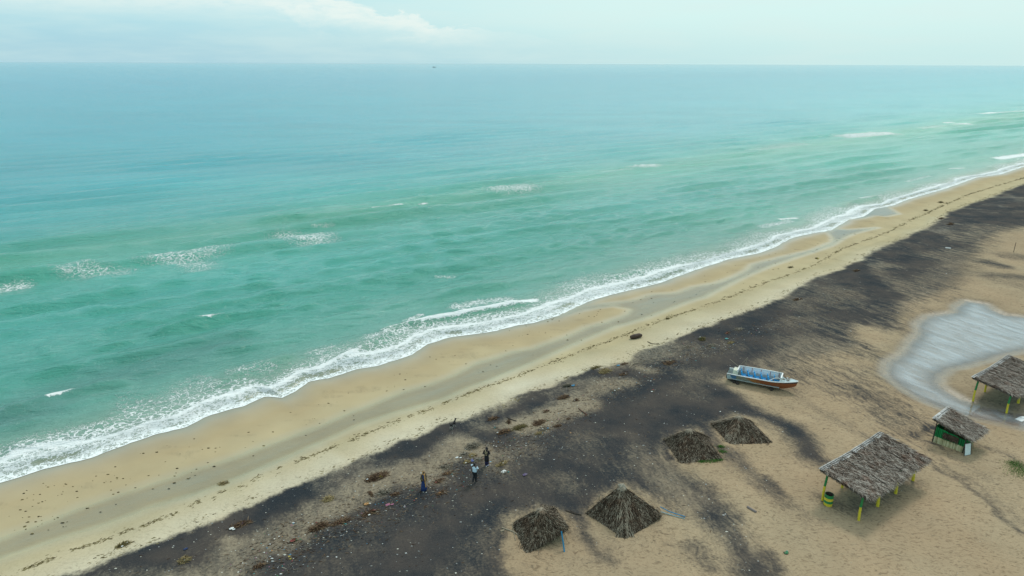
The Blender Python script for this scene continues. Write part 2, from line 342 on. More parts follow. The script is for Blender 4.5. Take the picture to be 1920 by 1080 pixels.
def sea_material():
    m, h, out = newmat('sea_water')
    pos = h.n('ShaderNodeNewGeometry').outputs['Position']
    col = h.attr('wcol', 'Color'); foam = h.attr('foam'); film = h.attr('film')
    r1 = h.aniso(pos, radians(24), 0.45, 1.1); r2 = h.aniso(pos, radians(30), 0.07, 0.20)
    n1 = h.noise(r1, 1.1, 7, 0.66, 0.4); n2 = h.noise(r2, 1.0, 5, 0.62, 0.5); n3 = h.noise(pos, 4.5, 3, 0.6)
    patch = h.noise(h.aniso(pos, radians(30), 0.010, 0.028), 1.0, 5, 0.6, 0.8)
    c = h.mix(h.smooth(patch, 0.3, 0.72, 0, 0.35), col, h.mix(1.0, col, (0.80, 0.90, 0.97), 'MULTIPLY'))
    c = h.mix(h.smooth(n2, 0.45, 0.72, 0, 0.30), c, h.mix(1.0, c, (0.62, 0.86, 0.82), 'MULTIPLY'))
    # foam lace: cell walls of two stretched, warped cell patterns
    wv = h.n('ShaderNodeMix', data_type='VECTOR'); wv.inputs[0].default_value = 0.10
    h.put(wv.inputs[4], pos); h.put(wv.inputs[5], h.noise(pos, 0.9, 4, 0.65, 0, 1))
    va = h.n('ShaderNodeVectorMath', operation='ADD'); h.put(va.inputs[0], pos)
    vs_ = h.n('ShaderNodeVectorMath', operation='SCALE'); h.put(vs_.inputs[0], h.noise(pos, 0.8, 5, 0.65, 0, 1)); vs_.inputs['Scale'].default_value = 1.9
    h.t.links.new(vs_.outputs[0], va.inputs[1]); wp = h.aniso(va.outputs[0], radians(38), 0.6, 1.0)
    pats = []
    for sc, wd in ((1.9, 0.15), (5.2, 0.22)):
        v = h.n('ShaderNodeTexVoronoi', feature='DISTANCE_TO_EDGE'); v.inputs['Scale'].default_value = sc; h.put(v.inputs['Vector'], wp)
        pats.append(h.smooth(v.outputs['Distance'], wd, 0.0))
    fn = h.noise(wp, 3.4, 6, 0.72, 0.5); fl = h.noise(pos, 0.45, 3, 0.6)
    p = h.math('ADD', h.math('MULTIPLY', pats[0], 0.56), h.math('ADD', h.math('MULTIPLY', pats[1], 0.30), h.math('MULTIPLY', fn, 0.44)))
    p = h.math('ADD', p, h.math('MULTIPLY', h.math('SUBTRACT', fl, 0.5), 0.5))
    mask = h.smooth(h.math('SUBTRACT', h.math('ADD', h.math('MULTIPLY', foam, 1.28), p), 1.28), -0.10, 0.16)
    mask = h.math('MULTIPLY', mask, h.smooth(foam, 0.02, 0.22))
    c = h.mix(h.smooth(foam, 0.15, 0.9, 0, 0.45), c, (0.42, 0.56, 0.50))
    c = h.mix(mask, c, (0.86, 0.90, 0.90))
    rough = h.math('ADD', h.math('MULTIPLY', mask, 0.7), 0.14)
    hgt = h.math('ADD', h.math('ADD', h.math('MULTIPLY', n1, 0.40), h.math('MULTIPLY', h.noise(h.aniso(pos, radians(26), 0.13, 0.42), 1.0, 6, 0.68, 0.3), 0.75)), h.math('ADD', h.math('MULTIPLY', h.noise(h.aniso(pos, radians(32), 0.015, 0.05), 1.0, 6, 0.7, 0.3), 1.6), h.math('ADD', h.math('MULTIPLY', n2, 0.40), h.math('MULTIPLY', n3, 0.045))))
    hgt = h.math('MULTIPLY', hgt, h.math('SUBTRACT', 1.0, h.math('MULTIPLY', film, 0.95)))
    hgt = h.math('ADD', hgt, h.math('MULTIPLY', mask, 0.06))
    c = h.mix(mask, h.mix(1.0, c, (0.95, 0.97, 0.97), 'MULTIPLY'), c)
    principled(h, out, c, rough, ior=1.40, bump=hgt, bstr=1.0, bdist=1.0)
    return m
def pool_material(name, ang, lo, hi, body, ior):
    m, h, out = newmat(name)
    pos = h.n('ShaderNodeNewGeometry').outputs['Position']
    n = h.noise(h.aniso(pos, radians(ang), 0.5, 3.0), 1.2, 4, 0.6)
    b = h.n('ShaderNodeBump'); b.inputs['Strength'].default_value = 0.12; b.inputs['Distance'].default_value = 0.01; h.put(b.inputs['Height'], n)
    gl = h.n('ShaderNodeBsdfGlossy'); gl.inputs['Roughness'].default_value = 0.04; h.t.links.new(b.outputs[0], gl.inputs['Normal'])
    tr = h.n('ShaderNodeBsdfTransparent'); tr.inputs[0].default_value = (0.97, 0.985, 1.0, 1)
    df = h.n('ShaderNodeBsdfDiffuse'); df.inputs[0].default_value = body+(1,)
    fr = h.n('ShaderNodeFresnel'); fr.inputs[0].default_value = ior; h.t.links.new(b.outputs[0], fr.inputs[1])
    m1 = h.n('ShaderNodeMixShader'); h.put(m1.inputs[0], h.smooth(h.noise(h.aniso(pos, radians(ang), 0.25, 1.3), 1.0, 6, 0.7, 0.8), 0.3, 0.75, h.math('MULTIPLY', lo, h.attr('depth')), h.math('MULTIPLY', hi, h.attr('depth')))); h.t.links.new(tr.outputs[0], m1.inputs[1]); h.t.links.new(df.outputs[0], m1.inputs[2])
    m2 = h.n('ShaderNodeMixShader'); h.put(m2.inputs[0], h.math('MULTIPLY', fr.outputs[0], h.smooth(h.attr('depth'), 0.0, 0.4))); h.t.links.new(m1.outputs[0], m2.inputs[1]); h.t.links.new(gl.outputs[0], m2.inputs[2])
    h.t.links.new(m2.outputs[0], out.inputs[0]); return m

# ------------------------------------------------------------------ the ground
def spaced(stops, d0, grow):
    """coordinates whose spacing is d0 up to stops[1] and then grows"""
    a, b, c = stops; r = list(np.arange(a, b, d0)); d = d0
    while r[-1] < c: d *= grow; r.append(r[-1]+d)
    return r
sg = spaced((-12, 70, 420), 0.19, 1.006); sg = [-3000, -900, -250, -90, -40, -22]+sg+[480, 620, 1000, 2500, 9000, 40000]
tg = [-62.5, -61.5, -60.8]+list(np.arange(-60.3, 0, 0.19))+[0.6, 1.6, 3, 6, 12, 30, 80, 250, 900, 4000]
Sg, Tg = np.meshgrid(np.array(sg), np.array(tg), indexing='ij')
Xg, Yg = xy(Sg, Tg)
Zg = terrain(Xg, Yg)
qx = Xg+1.5*(fbm(Xg*0.5+3, Yg*0.5, 5, .62)-0.5); qy = Yg+1.5*(fbm(Xg*0.5+40, Yg*0.5+9, 5, .62)-0.5)
band = WP(DARK_TOP)+WP(DARK_LOW)
dist_top, _ = seg_dist(Xg, Yg, WP(DARK_TOP))
db = sdist(qx, qy, band)
soft = np.where(dist_top < 3, 0.5+0.5*sst(Sg, 60, 150), 1.7+3.0*sst(Sg, 60, 110))
dark = sst(-db, -soft, soft)*(1.0-0.34*sst(fbm(Xg*0.16+3, Yg*0.16, 4), 0.45, 0.75))
streak = np.full(Xg.shape, 0.23); grain = np.full(Xg.shape, 0.5)
grain = np.where(Tg < -48, 0.04, grain); foot = sst(Tg, -47, -42)*0.8
def blot(arr, pts, wid, val, soft=1.0, k=1.0):
    """lerp arr towards val along a traced stroke; wid = half width in metres"""
    P = WP(pts)
    if len(P) == 1: d = np.hypot(qx-P[0][0], qy-P[0][1])
    else:
        x0 = min(p[0] for p in P)-wid-soft-2; x1 = max(p[0] for p in P)+wid+soft+2; y0 = min(p[1] for p in P)-wid-soft-2; y1 = max(p[1] for p in P)+wid+soft+2
        mk = (qx > x0) & (qx < x1) & (qy > y0) & (qy < y1); d = np.full(qx.shape, 1e3)
        if mk.any(): d[mk] = seg_dist(qx[mk], qy[mk], P)[0]
    f = (1-sst(d, max(wid-soft, 0), wid+soft))*k
    arr += (val-arr)*f
blot(streak, [(1620,470),(1760,430),(1920,390)], 14, 0.7, 6); blot(streak, [(1500,600),(1640,640),(1760,560)], 8, 0.75, 4)
blot(streak, [(1500,680),(1620,740),(1740,820)], 5.0, 0.95, 2.5); blot(streak, [(1120,860),(1240,910),(1330,990)], 4, 0.38, 2)
blot(streak, [(1400,620),(1500,560)], 6, 0.35, 3)
blot(streak, [(560,900),(800,830)], 5, 0.22, 3)
# pale drifts inside the black sand band
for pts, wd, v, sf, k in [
    ([(300,1110),(440,1085),(455,1030),(520,1018),(600,966),(665,935)], 1.5, .38, 1.3, 1), ([(665,935),(735,893),(800,895),(850,850)], 1.5, .36, 1.3, 1),
    ([(440,1010),(445,1040)], .5, .25, .6, .8), ([(600,970),(640,955)], .8, .2, .8, .8), ([(740,885),(790,870)], .7, .3, .8, .7),
    ([(860,830),(895,842),(925,862)], 1.2, .25, 1.0, 1), ([(900,800),(960,800)], .8, .5, .9, .8), ([(880,790),(1000,745)], .7, .72, .7, .7),
    ([(985,800),(1030,778),(1090,757)], 1.7, .22, 1.1, 1), ([(1040,738),(1075,722),(1120,712)], .9, .55, .8, .8), ([(1100,742),(1140,722),(1180,716)], 1.3, .35, 1.1, .9),
    ([(1200,690),(1228,696)], .9, .3, .8, .8), ([(1230,668),(1290,650)], 1.5, .5, 1.2, .8), ([(1130,695),(1180,682),(1230,660)], .8, .62, .8, .8),
    ([(1290,660),(1380,650)], 1.8, .72, 1.5, .8), ([(940,880),(985,850)], 1.6, .6, 1.2, .8), ([(620,935),(540,990),(480,1040)], 1.1, .55, 1, .7),
    ([(1045,905),(1075,918)], 1.1, .62, 1.0, .9), ([(1110,870),(1160,880)], 1.6, .75, 1.5, .8), ([(1290,735),(1310,745)], 1.2, .74, 1.1, .9),
    ([(1225,860),(1250,900),(1290,945)], 1.7, .42, 1.3, .95), ([(1200,845),(1230,880)], 1.0, .6, 1, .9), ([(1180,820),(1215,850)], .9, .75, .9, .8),
    ([(1240,1000),(1300,1060)], 1.0, .35, 1, .6),
    ([(905,1022),(880,1060),(860,1100)], 1.6, .70, 1.4, .9), ([(700,1010),(620,1060)], 2.0, .78, 1.6, .9), ([(760,990),(900,950)], 2.0, .86, 1.6, .8),
    ([(1640,497),(1680,500)], 1.2, .55, 1, .8), ([(1560,560),(1640,580)], 2.0, .66, 1.6, .8), ([(1740,480),(1800,470)], 2, .6, 1.6, .9), ([(1700,540),(1760,520),(1800,490)], 2.5, .5, 2.2, .8), ([(1790,450),(1850,430)], 2, .55, 2, .8), ([(1500,610),(1560,620)], 2, .72, 1.6, .8),
    ([(1250,830),(1262,862)], .3, .9, .4, 1),
    # dark patches on the pale inland sand
    ([(1852,492),(1880,500)], 1.6, .72, 1.4, 1), ([(1860,518),(1910,520)], 2.2, .62, 1.8, 1), ([(1890,480),(1930,485)], 2.5, .5, 2, 1), ([(1930,540),(1890,530)], 2, .4, 2, 1),
    ([(1470,690),(1560,715),(1640,750),(1720,805)], 3.0, .44, 2.0, 1), ([(1560,700),(1660,710)], 2.6, .42, 2, 1), ([(1500,705),(1545,700)], 1.2, .55, 1.2, .9), ([(1520,640),(1640,668)], 1.6, .48, 1.5, .9), ([(1600,725),(1660,760),(1700,790)], .8, .6, .8, .9), ([(1620,690),(1700,745)], 1.3, .28, 1.2, .8),
    ([(1450,700),(1490,730)], 1.0, .5, 1.2, .8), ([(1490,660),(1600,660)], 2.0, .45, 1.6, .8),
    ([(1500,745),(1590,800),(1650,830)], .7, .42, .7, .8), ([(1450,745),(1530,785)], .5, .35, .5, .7),
    ([(1722,818),(1755,800)], .35, .75, .45, 1), ([(1735,860),(1800,905),(1860,950),(1930,1005)], .30, .62, .35, 1), ([(1770,868),(1850,930),(1930,985)], .22, .48, .4, .9),
    ([(1820,828),(1880,850),(1930,880)], .5, .5, .6, .8), ([(1780,850),(1930,975)], 1.2, .30, 1.0, .7),
    ([(1440,900),(1480,948)], .45, .75, .5, 1), ([(1480,950),(1520,975)], .9, .38, .9, .8),
    ([(1550,940),(1600,952),(1650,930),(1695,900)], 1.1, .52, 1.0, .9), ([(1850,750),(1890,760),(1930,750)], 1.2, .45, 1.0, .9),  # dirt under both shelters, deepened with painted roof shade
    ([(1300,1030),(1330,1070)], .7, .62, .8, .9), ([(1120,985),(1150,1040)], .5, .4, .6, .8),
    ([(940,985),(940,1030),(955,1075)], .25, .8, .3, .9), ([(1440,1045),(1470,1100)], .6, .75, .6, .9),
    ([(1700,690),(1680,720)], .6, .15, 1, .5)]:
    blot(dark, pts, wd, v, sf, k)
# the sheltered pale aprons round the fallen roofs
for pts, wd, v, sf in [([(1000,1055),(1070,1045)], 1.4, .16, .9), ([(965,1000),(975,1030)], .5, .2, .5), ([(1130,985),(1175,1022),(1230,990)], .9, .14, .7), ([(1120,950),(1110,965)], .4, .3, .3),
                       ([(1262,845),(1285,880)], .25, .3, .25), ([(1310,815),(1350,850)], .25, .18, .25), ([(1365,712),(1400,728),(1450,750),(1490,755)], .55, .12, .5), ([(1370,838),(1440,835)], .4, .12, .4), ([(1405,788),(1440,805)], .35, .35, .3)]:
    blot(dark, pts, wd, v, sf)
blot(grain, [(600,985),(800,930),(960,860),(1060,800),(1250,700),(1400,620)], 2.5, 0.75, 1.6)
far = sst(Sg, 45, 85)
# colour of the pale sand across the beach
dE = Tg-edge_t(Sg)
lin = lambda r, g_, b: np.array([((c/255)+0.055)**2.4/1.055**2.4 if c > 10 else c/3294 for c in (r, g_, b)])
stops = [(-3, (150,148,120)), (0.0, (160,152,122)), (0.9, (172,155,118)), (3.5, (178,156,110)), (6, (182,162,116)), (10.5, (182,164,118)), (11.2, (182,166,122)), (13, (196,180,138)), (15, (206,194,158)), (17, (198,184,150)), (24, (178,162,130)), (60, (178,160,128))]
ds = np.array([a for a, _ in stops]); cs = np.array([lin(*c) for _, c in stops])
dE2 = dE+0.8*(fbm(Xg*0.3, Yg*0.3, 3)-0.5)
sandcol = np.stack([np.interp(dE2, ds, cs[:, i]) for i in range(3)], -1)
pk = sst(fbm(Xg*0.11+5, Yg*0.11, 3), 0.42, 0.62)[..., None]*sst(Tg, -40, -30)[..., None]
sandcol = sandcol*(1-pk*0.3)+sandcol*np.array([1.02, 0.90, 0.84])*pk*0.3
vr = (fbm(Xg*0.35+50, Yg*0.35, 4)-0.5)[..., None]; sandcol = sandcol*(1+0.22*vr)
ib = (sst(-db, -0.5, 1.5)*0.55)[..., None]; sandcol = sandcol*(1-ib)+np.array([.245, .225, .175])*ib; sandcol = sandcol*0.88+sandcol.mean(-1, keepdims=True)*0.12; sandcol = sandcol; tg_ = sst(Tg, -46, -40)[..., None]; sandcol = sandcol*((1-tg_)*np.array([1.02, 1.07, 1.22])+tg_*np.array([0.91, 0.875, 0.875]))
grn = np.zeros(Xg.shape)
wet = (1-sst(dE2, 0.2, 2.6))*0.85
pd = np.minimum(np.minimum(pool_d(Xg, Yg, 0), pool_d(Xg, Yg, 1)), pool_d(Xg, Yg, 2))
wet = np.maximum(wet, (1-sst(pd, 0.2, 1.3))*0.8)
lg = 1-sst(pool_d(Xg, Yg, 1), -0.4, 0.8)
dark = dark*(1-lg)+lg*0.16; streak = streak*(1-lg)+lg*0.30
rg = 1-sst(np.minimum(pool_d(Xg, Yg, 0), pool_d(Xg, Yg, 2)), -0.3, 0.5); ld = pool_d(Xg, Yg, 1)+0.9*(fbm(Xg*0.7, Yg*0.7, 4)-0.5)*2; sandcol = sandcol*(1+0.34*(1-sst(ld, -2.6, -0.6))-0.24*np.exp(-((ld-0.1)/1.1)**2))[..., None]*(1-rg[..., None]*(1-np.array([0.98, 1.03, 1.03])))
dk = 0.45*sst(fbm(Xg*0.35+9, Yg*1.1+7, 4), 0.57, 0.72)*sst(dE, 1.5, 3)*(1-sst(dE, 6, 8)); dark = np.maximum(dark, dk*0.45)
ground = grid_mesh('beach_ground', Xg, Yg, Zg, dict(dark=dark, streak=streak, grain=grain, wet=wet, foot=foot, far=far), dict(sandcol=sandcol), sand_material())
tag(ground, kind='structure')

# ------------------------------------------------------------------ shallow pools
def pool(name, poly, grow, pm):
    P = np.array(poly); nrm = []
    A_ = sum(P[i-1][0]*P[i][1]-P[i][0]*P[i-1][1] for i in range(len(P))); sg_ = 1 if A_ > 0 else -1
    cell = 0.8; x0, y0 = P.min(0)-1.2; x1, y1 = P.max(0)+1.2
    gx = np.arange(x0, x1, cell); gy = np.arange(y0, y1, cell); X, Y = np.meshgrid(gx, gy, indexing='ij')
    d = sdist(X, Y, poly); vid = {}; vs = []; fs = []
    for i in range(len(gx)-1):
        for j in range(len(gy)-1):
            if min(d[i, j], d[i+1, j], d[i, j+1], d[i+1, j+1]) < grow:
                q = []
                for a, b in ((i, j), (i+1, j), (i+1, j+1), (i, j+1)):
                    if (a, b) not in vid: vid[(a, b)] = len(vs); vs.append((X[a, b], Y[a, b], POOL_Z))
                    q.append(vid[(a, b)])
                fs.append(q)
    me = bpy.data.meshes.new(name); me.from_pydata(vs, [], fs); me.materials.append(pm); at = me.attributes.new('depth', 'FLOAT', 'POINT'); at.data.foreach_set('value', np.array([float(sst(-d[k], -0.3, 2.2)) for k in vid], dtype=np.float32)); o = bpy.data.objects.new(name, me); COL.objects.link(o)
    return tag(o, kind='structure')
M_run = pool_material('runnel_water', 36, .12, .36, (.46, .50, .42), 1.34)
pool('tidal_runnel', RUN_W, 0.1, M_run); pool('swash_pool', SW_W, 0.1, M_run)
pool('lagoon_pool', LAG_W, 0.1, pool_material('lagoon_water', -66, .20, .52, (.74, .82, .88), 1.50))

# ------------------------------------------------------------------ the sea
ss = spaced((-22, 75, 900), 0.30, 1.006); ss = [-60000, -20000, -6000, -2000, -700, -250, -120, -70, -45, -32]+ss+[1000, 1500, 3000, 8000, 25000, 90000]
ds_ = spaced((0, 12, 900), 0.16, 1.0135); ds_ = ds_+[1100, 1500, 2500, 5000, 12000, 30000, 90000]
S2, D2 = np.meshgrid(np.array(ss), np.array(ds_), indexing='ij')
E2 = edge_t(np.clip(S2, -200, 2000)); T2 = E2*np.exp(-D2/40)+(-59.0)*(1-np.exp(-D2/40))-D2
X2, Y2 = xy(S2, T2)
sp_s = np.gradient(np.array(ss))[:, None]+0*S2; sp_d = np.gradient(np.array(ds_))[None, :]+0*S2
Z2 = np.zeros(S2.shape); rw = random.Random(3)
for k in range(64):
    L = 1.6*(14/1.6)**(k/63.0); ang = radians(-49.7)+rw.gauss(0, 0.06 if L > 5 else 0.35)+radians(-7)
    kx, ky = cos(ang)*2*pi/L, sin(ang)*2*pi/L; amp = 0.0105*L**0.80
    ls = abs(kx*cos(SH)+ky*sin(SH)); ld = abs(-kx*sin(SH)+ky*cos(SH))
    att = np.clip(1.6-(sp_s*ls+sp_d*ld)/1.2, 0, 1)
    ph = rw.random()*6.28
    Z2 += amp*att*np.sin(kx*X2+ky*Y2+ph+0.9*(vnoise(X2*0.02+k, Y2*0.02)-0.5)*2)
gv = 0.55+0.9*fbm(X2*0.03, Y2*0.03, 2); Z2 *= gv
Z2 = np.where(Z2 > 0, Z2*1.15, Z2*0.9)
Z2 *= sst(D2, 1.0, 30)*0.9+0.1*sst(D2, 0.5, 3)
foam = np.zeros(S2.shape)
def stroke(pts, wid, soft):
    P = WP(pts)
    if len(P) == 1: P = P+[(P[0][0]+0.01, P[0][1])]
    x0 = min(p[0] for p in P)-wid-soft-3; x1 = max(p[0] for p in P)+wid+soft+3; y0 = min(p[1] for p in P)-wid-soft-3; y1 = max(p[1] for p in P)+wid+soft+3
    mk = (X2 > x0) & (X2 < x1) & (Y2 > y0) & (Y2 < y1); d = np.full(X2.shape, 1e3); par = np.zeros(X2.shape)
    if mk.any(): d[mk], par[mk] = seg_dist(X2[mk], Y2[mk], P)
    return d, par/(len(P)-1)
# steepening crests near the bar and the shore
for pts, wd, hh in [([(-40,790),(60,762),(110,748),(190,728),(270,712)], 1.3, .42), ([(270,632),(330,617),(390,602),(480,590),(560,582),(640,570)], 1.3, .45),
                    ([(-60,540),(20,525),(120,503),(200,497)], 1.6, .40), ([(150,530),(260,505),(350,495)], 1.4, .25), ([(440,415),(620,402),(700,392),(790,381)], 1.5, .35), ([(860,362),(1000,347),(1060,342)], 1.8, .3),
                    ([(600,690),(660,668),(720,640),(730,622),(790,607),(860,592),(960,574),(1010,565)], .9, .38), ([(800,560),(880,545),(960,535)], 1.2, .22), ([(1120,530),(1180,517),(1240,503)], 1.0, .22),
                    ([(1150,318),(1250,308)], 2, .3), ([(1560,256),(1680,250)], 3, .4), ([(1340,440),(1420,420)], 1.2, .2), ([(1580,385),(1660,368)], 1.5, .3), ([(0,850),(120,820),(240,785)], 1.2, .2),
                    ([(380,735),(480,690),(560,668)], 1.1, .22), ([(60,660),(200,622)], 1.5, .22), ([(450,520),(620,500)], 1.5, .2)]:
    d, par = stroke(pts, wd, 2); Z2 += hh*1.9*np.exp(-np.abs(d/wd)**1.5)*sst(par, 0, .15)*(1-sst(par, .85, 1))*(0.75+0.5*fbm(X2*0.5, Y2*0.5, 2))
wn = fbm(S2*0.11+2, S2*0+1, 3); core = 1.3+3.0*wn; reach = 2.6+6.0*fbm(S2*0.06+20, S2*0+4, 3)
foam = np.maximum(foam, (1-sst(D2, core*0.7, core+reach*0.75))*0.78)
tail = sst(fbm(S2*0.09+31, S2*0+12, 3), .42, .62); foam = np.maximum(foam, (1-sst(D2, core, core+3.0+reach*1.2*tail))*(0.33+0.19*tail))
foam = np.maximum(foam, (1-sst(D2, 0.08, 0.26))*1.0)
roll = np.exp(-((D2-core*0.9-0.4)/(0.55+0.5*wn))**2); foam = np.maximum(foam, roll*0.95)
hole = sst(fbm(X2*0.25, Y2*0.25, 3), 0.5, 0.68)*sst(D2, 0.5, 1.2)*(1-sst(D2, 1.4, 2.2)); foam = foam*(1-0.52*hole)
for pts, wd, sf, v in [([(727,619),(760,610),(790,606),(860,592),(910,582),(960,573),(1000,564)], .70, .55, 1.12), ([(860,574),(905,566),(950,562)], 1.4, 1.5, .62), ([(695,632),(740,628),(765,622)], .8, 1.1, .66), ([(760,600),(790,590)], .35, .6, .6),
                       ([(790,625),(900,603),(1000,585)], 1.9, 1.2, .66), ([(450,700),(500,692)], 1.4, 1.6, .42), ([(600,680),(660,660)], .8, .9, .45), ([(575,664),(625,650)], .15, .35, .6), ([(330,750),(400,735)], 1.2, 1.2, .34),
                       ([(100,750),(112,747),(120,743),(132,741)], .45, .45, 1.15), ([(84,745),(100,748)], .1, .3, .8), ([(352,606),(375,603),(396,601)], .30, .4, 1.1), ([(310,618),(330,614)], .1, .3, .6), ([(400,600),(420,597)], .08, .3, .55),
                       ([(700,391),(725,388),(750,385)], .35, .5, 1.05), ([(780,382),(800,380)], .2, .4, .85), ([(940,357),(980,354)], 3.5, 5.0, .54), ([(1005,345),(1040,342)], .35, .6, .85),
                       ([(295,482),(340,485),(390,470)], 3.5, 4.5, .48), ([(345,490),(375,500)], 3.0, 3.5, .46), ([(540,442),(590,449)], 4.0, 3.5, .54), ([(590,425),(620,422)], .6, 1.0, .42), ([(0,540),(40,534)], 1.6, 1.8, .60), ([(140,508),(215,512)], 3.0, 3.5, .44), ([(110,500),(125,499)], .12, .3, .7),
                       ([(1185,314),(1222,312)], 2.5, 3.0, .64), ([(1190,310),(1210,309)], .3, .6, 1.0), ([(1130,322),(1180,318)], 1.2, 1.5, .40), ([(1585,256),(1665,251)], 5.0, 6.0, .74), ([(1630,248),(1668,250)], 1.0, 1.5, 1.05), ([(1420,280),(1500,270)], 4.0, 5.0, .40),
                       ([(1770,230),(1785,229)], 1.5, 1.5, 1.05), ([(1790,233),(1812,232)], 2.0, 3.0, .85), ([(1730,240),(1760,236)], 3.0, 4.0, .45), ([(1840,213),(1920,208),(2000,204)], 4.0, 5.0, .62), ([(1850,212),(1862,211)], 2.0, 2.0, 1.0), ([(1780,316),(1805,315)], .5, .6, 1.0), ([(1700,340),(1740,330)], .8, .8, .5),
                       ([(1462,412),(1492,410)], .45, .6, 1.1), ([(1430,425),(1480,415)], 1.0, 1.2, .6), ([(1615,372),(1645,370)], .8, 1.0, .72), ([(1160,517),(1200,513)], .8, 1.2, .5), ([(1270,487),(1330,475)], .8, 1.0, .5), ([(820,517),(850,516)], .3, .8, .55), ([(1870,297),(1920,290),(2000,276)], 2.0, 1.5, .95)]:
    d, par = stroke(pts, wd, sf+1); foam = np.maximum(foam, (1-sst(d, max(wd-sf, 0), wd+sf))*v)
film = 1-sst(D2, 0.5, 3.0)
cst = [(0, (150,150,120)), (1.0, (140,152,124)), (4, (122,160,138)), (9, (98,160,142)), (20, (76,156,138)), (40, (76,163,148)), (58, (84,165,146)), (72, (90,166,142)), (92, (76,166,156)), (140, (66,162,164)), (300, (48,154,164)), (1000, (30,142,160)), (90000, (14,124,152))]
dd = np.array([a for a, _ in cst], float); cc = np.array([lin(*c) for _, c in cst])
Dw = D2+6*(fbm(X2*0.05, Y2*0.05, 3)-0.5)*sst(D2, 2, 15)
wcol = np.stack([np.interp(Dw, dd, cc[:, i]) for i in range(3)], -1)
wcol *= np.array([1.28, 1.07, 1.15]); wcol *= (1+0.25*(fbm(X2*0.02, Y2*0.05, 3)-0.5))[..., None]
for pts, wd, k in [([(-20,790),(150,725),(260,690),(420,645)], 3.5, .30), ([(0,800),(90,775)], 2.5, .2)]:
    d, _ = stroke(pts, wd, wd); f = ((1-sst(d, 0, wd*1.6))*k)[..., None]; wcol = wcol*(1-f)+np.array([.085, .16, .17])*f
gr = sst(X2/(Y2+1), 0.15, 0.8)[..., None]; wcol = wcol*(1-gr)+wcol*np.array([1.7, 1.28, 1.18])*gr   # lens colour cast put into the water: paler, greener to the right
gZ = np.gradient(Z2, axis=1)/sp_d                        # shade and shine-through green of steep shoreward wave faces, painted by slope
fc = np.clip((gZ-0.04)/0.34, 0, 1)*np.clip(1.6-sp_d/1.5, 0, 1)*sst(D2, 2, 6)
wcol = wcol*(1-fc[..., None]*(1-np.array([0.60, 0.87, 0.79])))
Z2 = Z2+0.03
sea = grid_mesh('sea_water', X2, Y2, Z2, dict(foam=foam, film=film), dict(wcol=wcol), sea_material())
tag(sea, kind='structure')

# ================================================================== THINGS
rnd = random.Random(11)
M_thatch = tinted('dry_palm_thatch', (0.045, 0.030, 0.022), (0.15, 0.118, 0.092), (0.47, 0.43, 0.38), nscale=1.3, namp=0.40, brown=(0.62, 0.42, 0.34))
M_thatch_old = tinted('weathered_palm_thatch', (0.022, 0.014, 0.009), (0.080, 0.058, 0.038), (0.33, 0.285, 0.22), nscale=1.5, namp=0.34, brown=(0.60, 0.42, 0.34))
M_under = paint('thatch_underside', (0.05, 0.038, 0.028), 0.9, 0.3)
M_ridge = tinted('bleached_palm_ribs', (0.20, 0.19, 0.17), (0.42, 0.42, 0.41), (0.62, 0.62, 0.61), nscale=3, namp=0.25)
M_pole = paint('dark_round_pole', (0.045, 0.036, 0.028), 0.85, 0.3)
M_wood = paint('grey_driftwood', (0.30, 0.25, 0.18), 0.85, 0.5, 6)
M_green = paint('green_gloss_paint', (0.012, 0.20, 0.055), 0.5, 0.35, 7)
M_yellow = paint('yellow_gloss_paint', (0.62, 0.50, 0.03), 0.5, 0.35, 7)
M_white = paint('white_paint', (0.74, 0.76, 0.76), 0.5, 0.25, 6)
M_blue = paint('blue_plastic', (0.03, 0.20, 0.36), 0.45, 0.2)

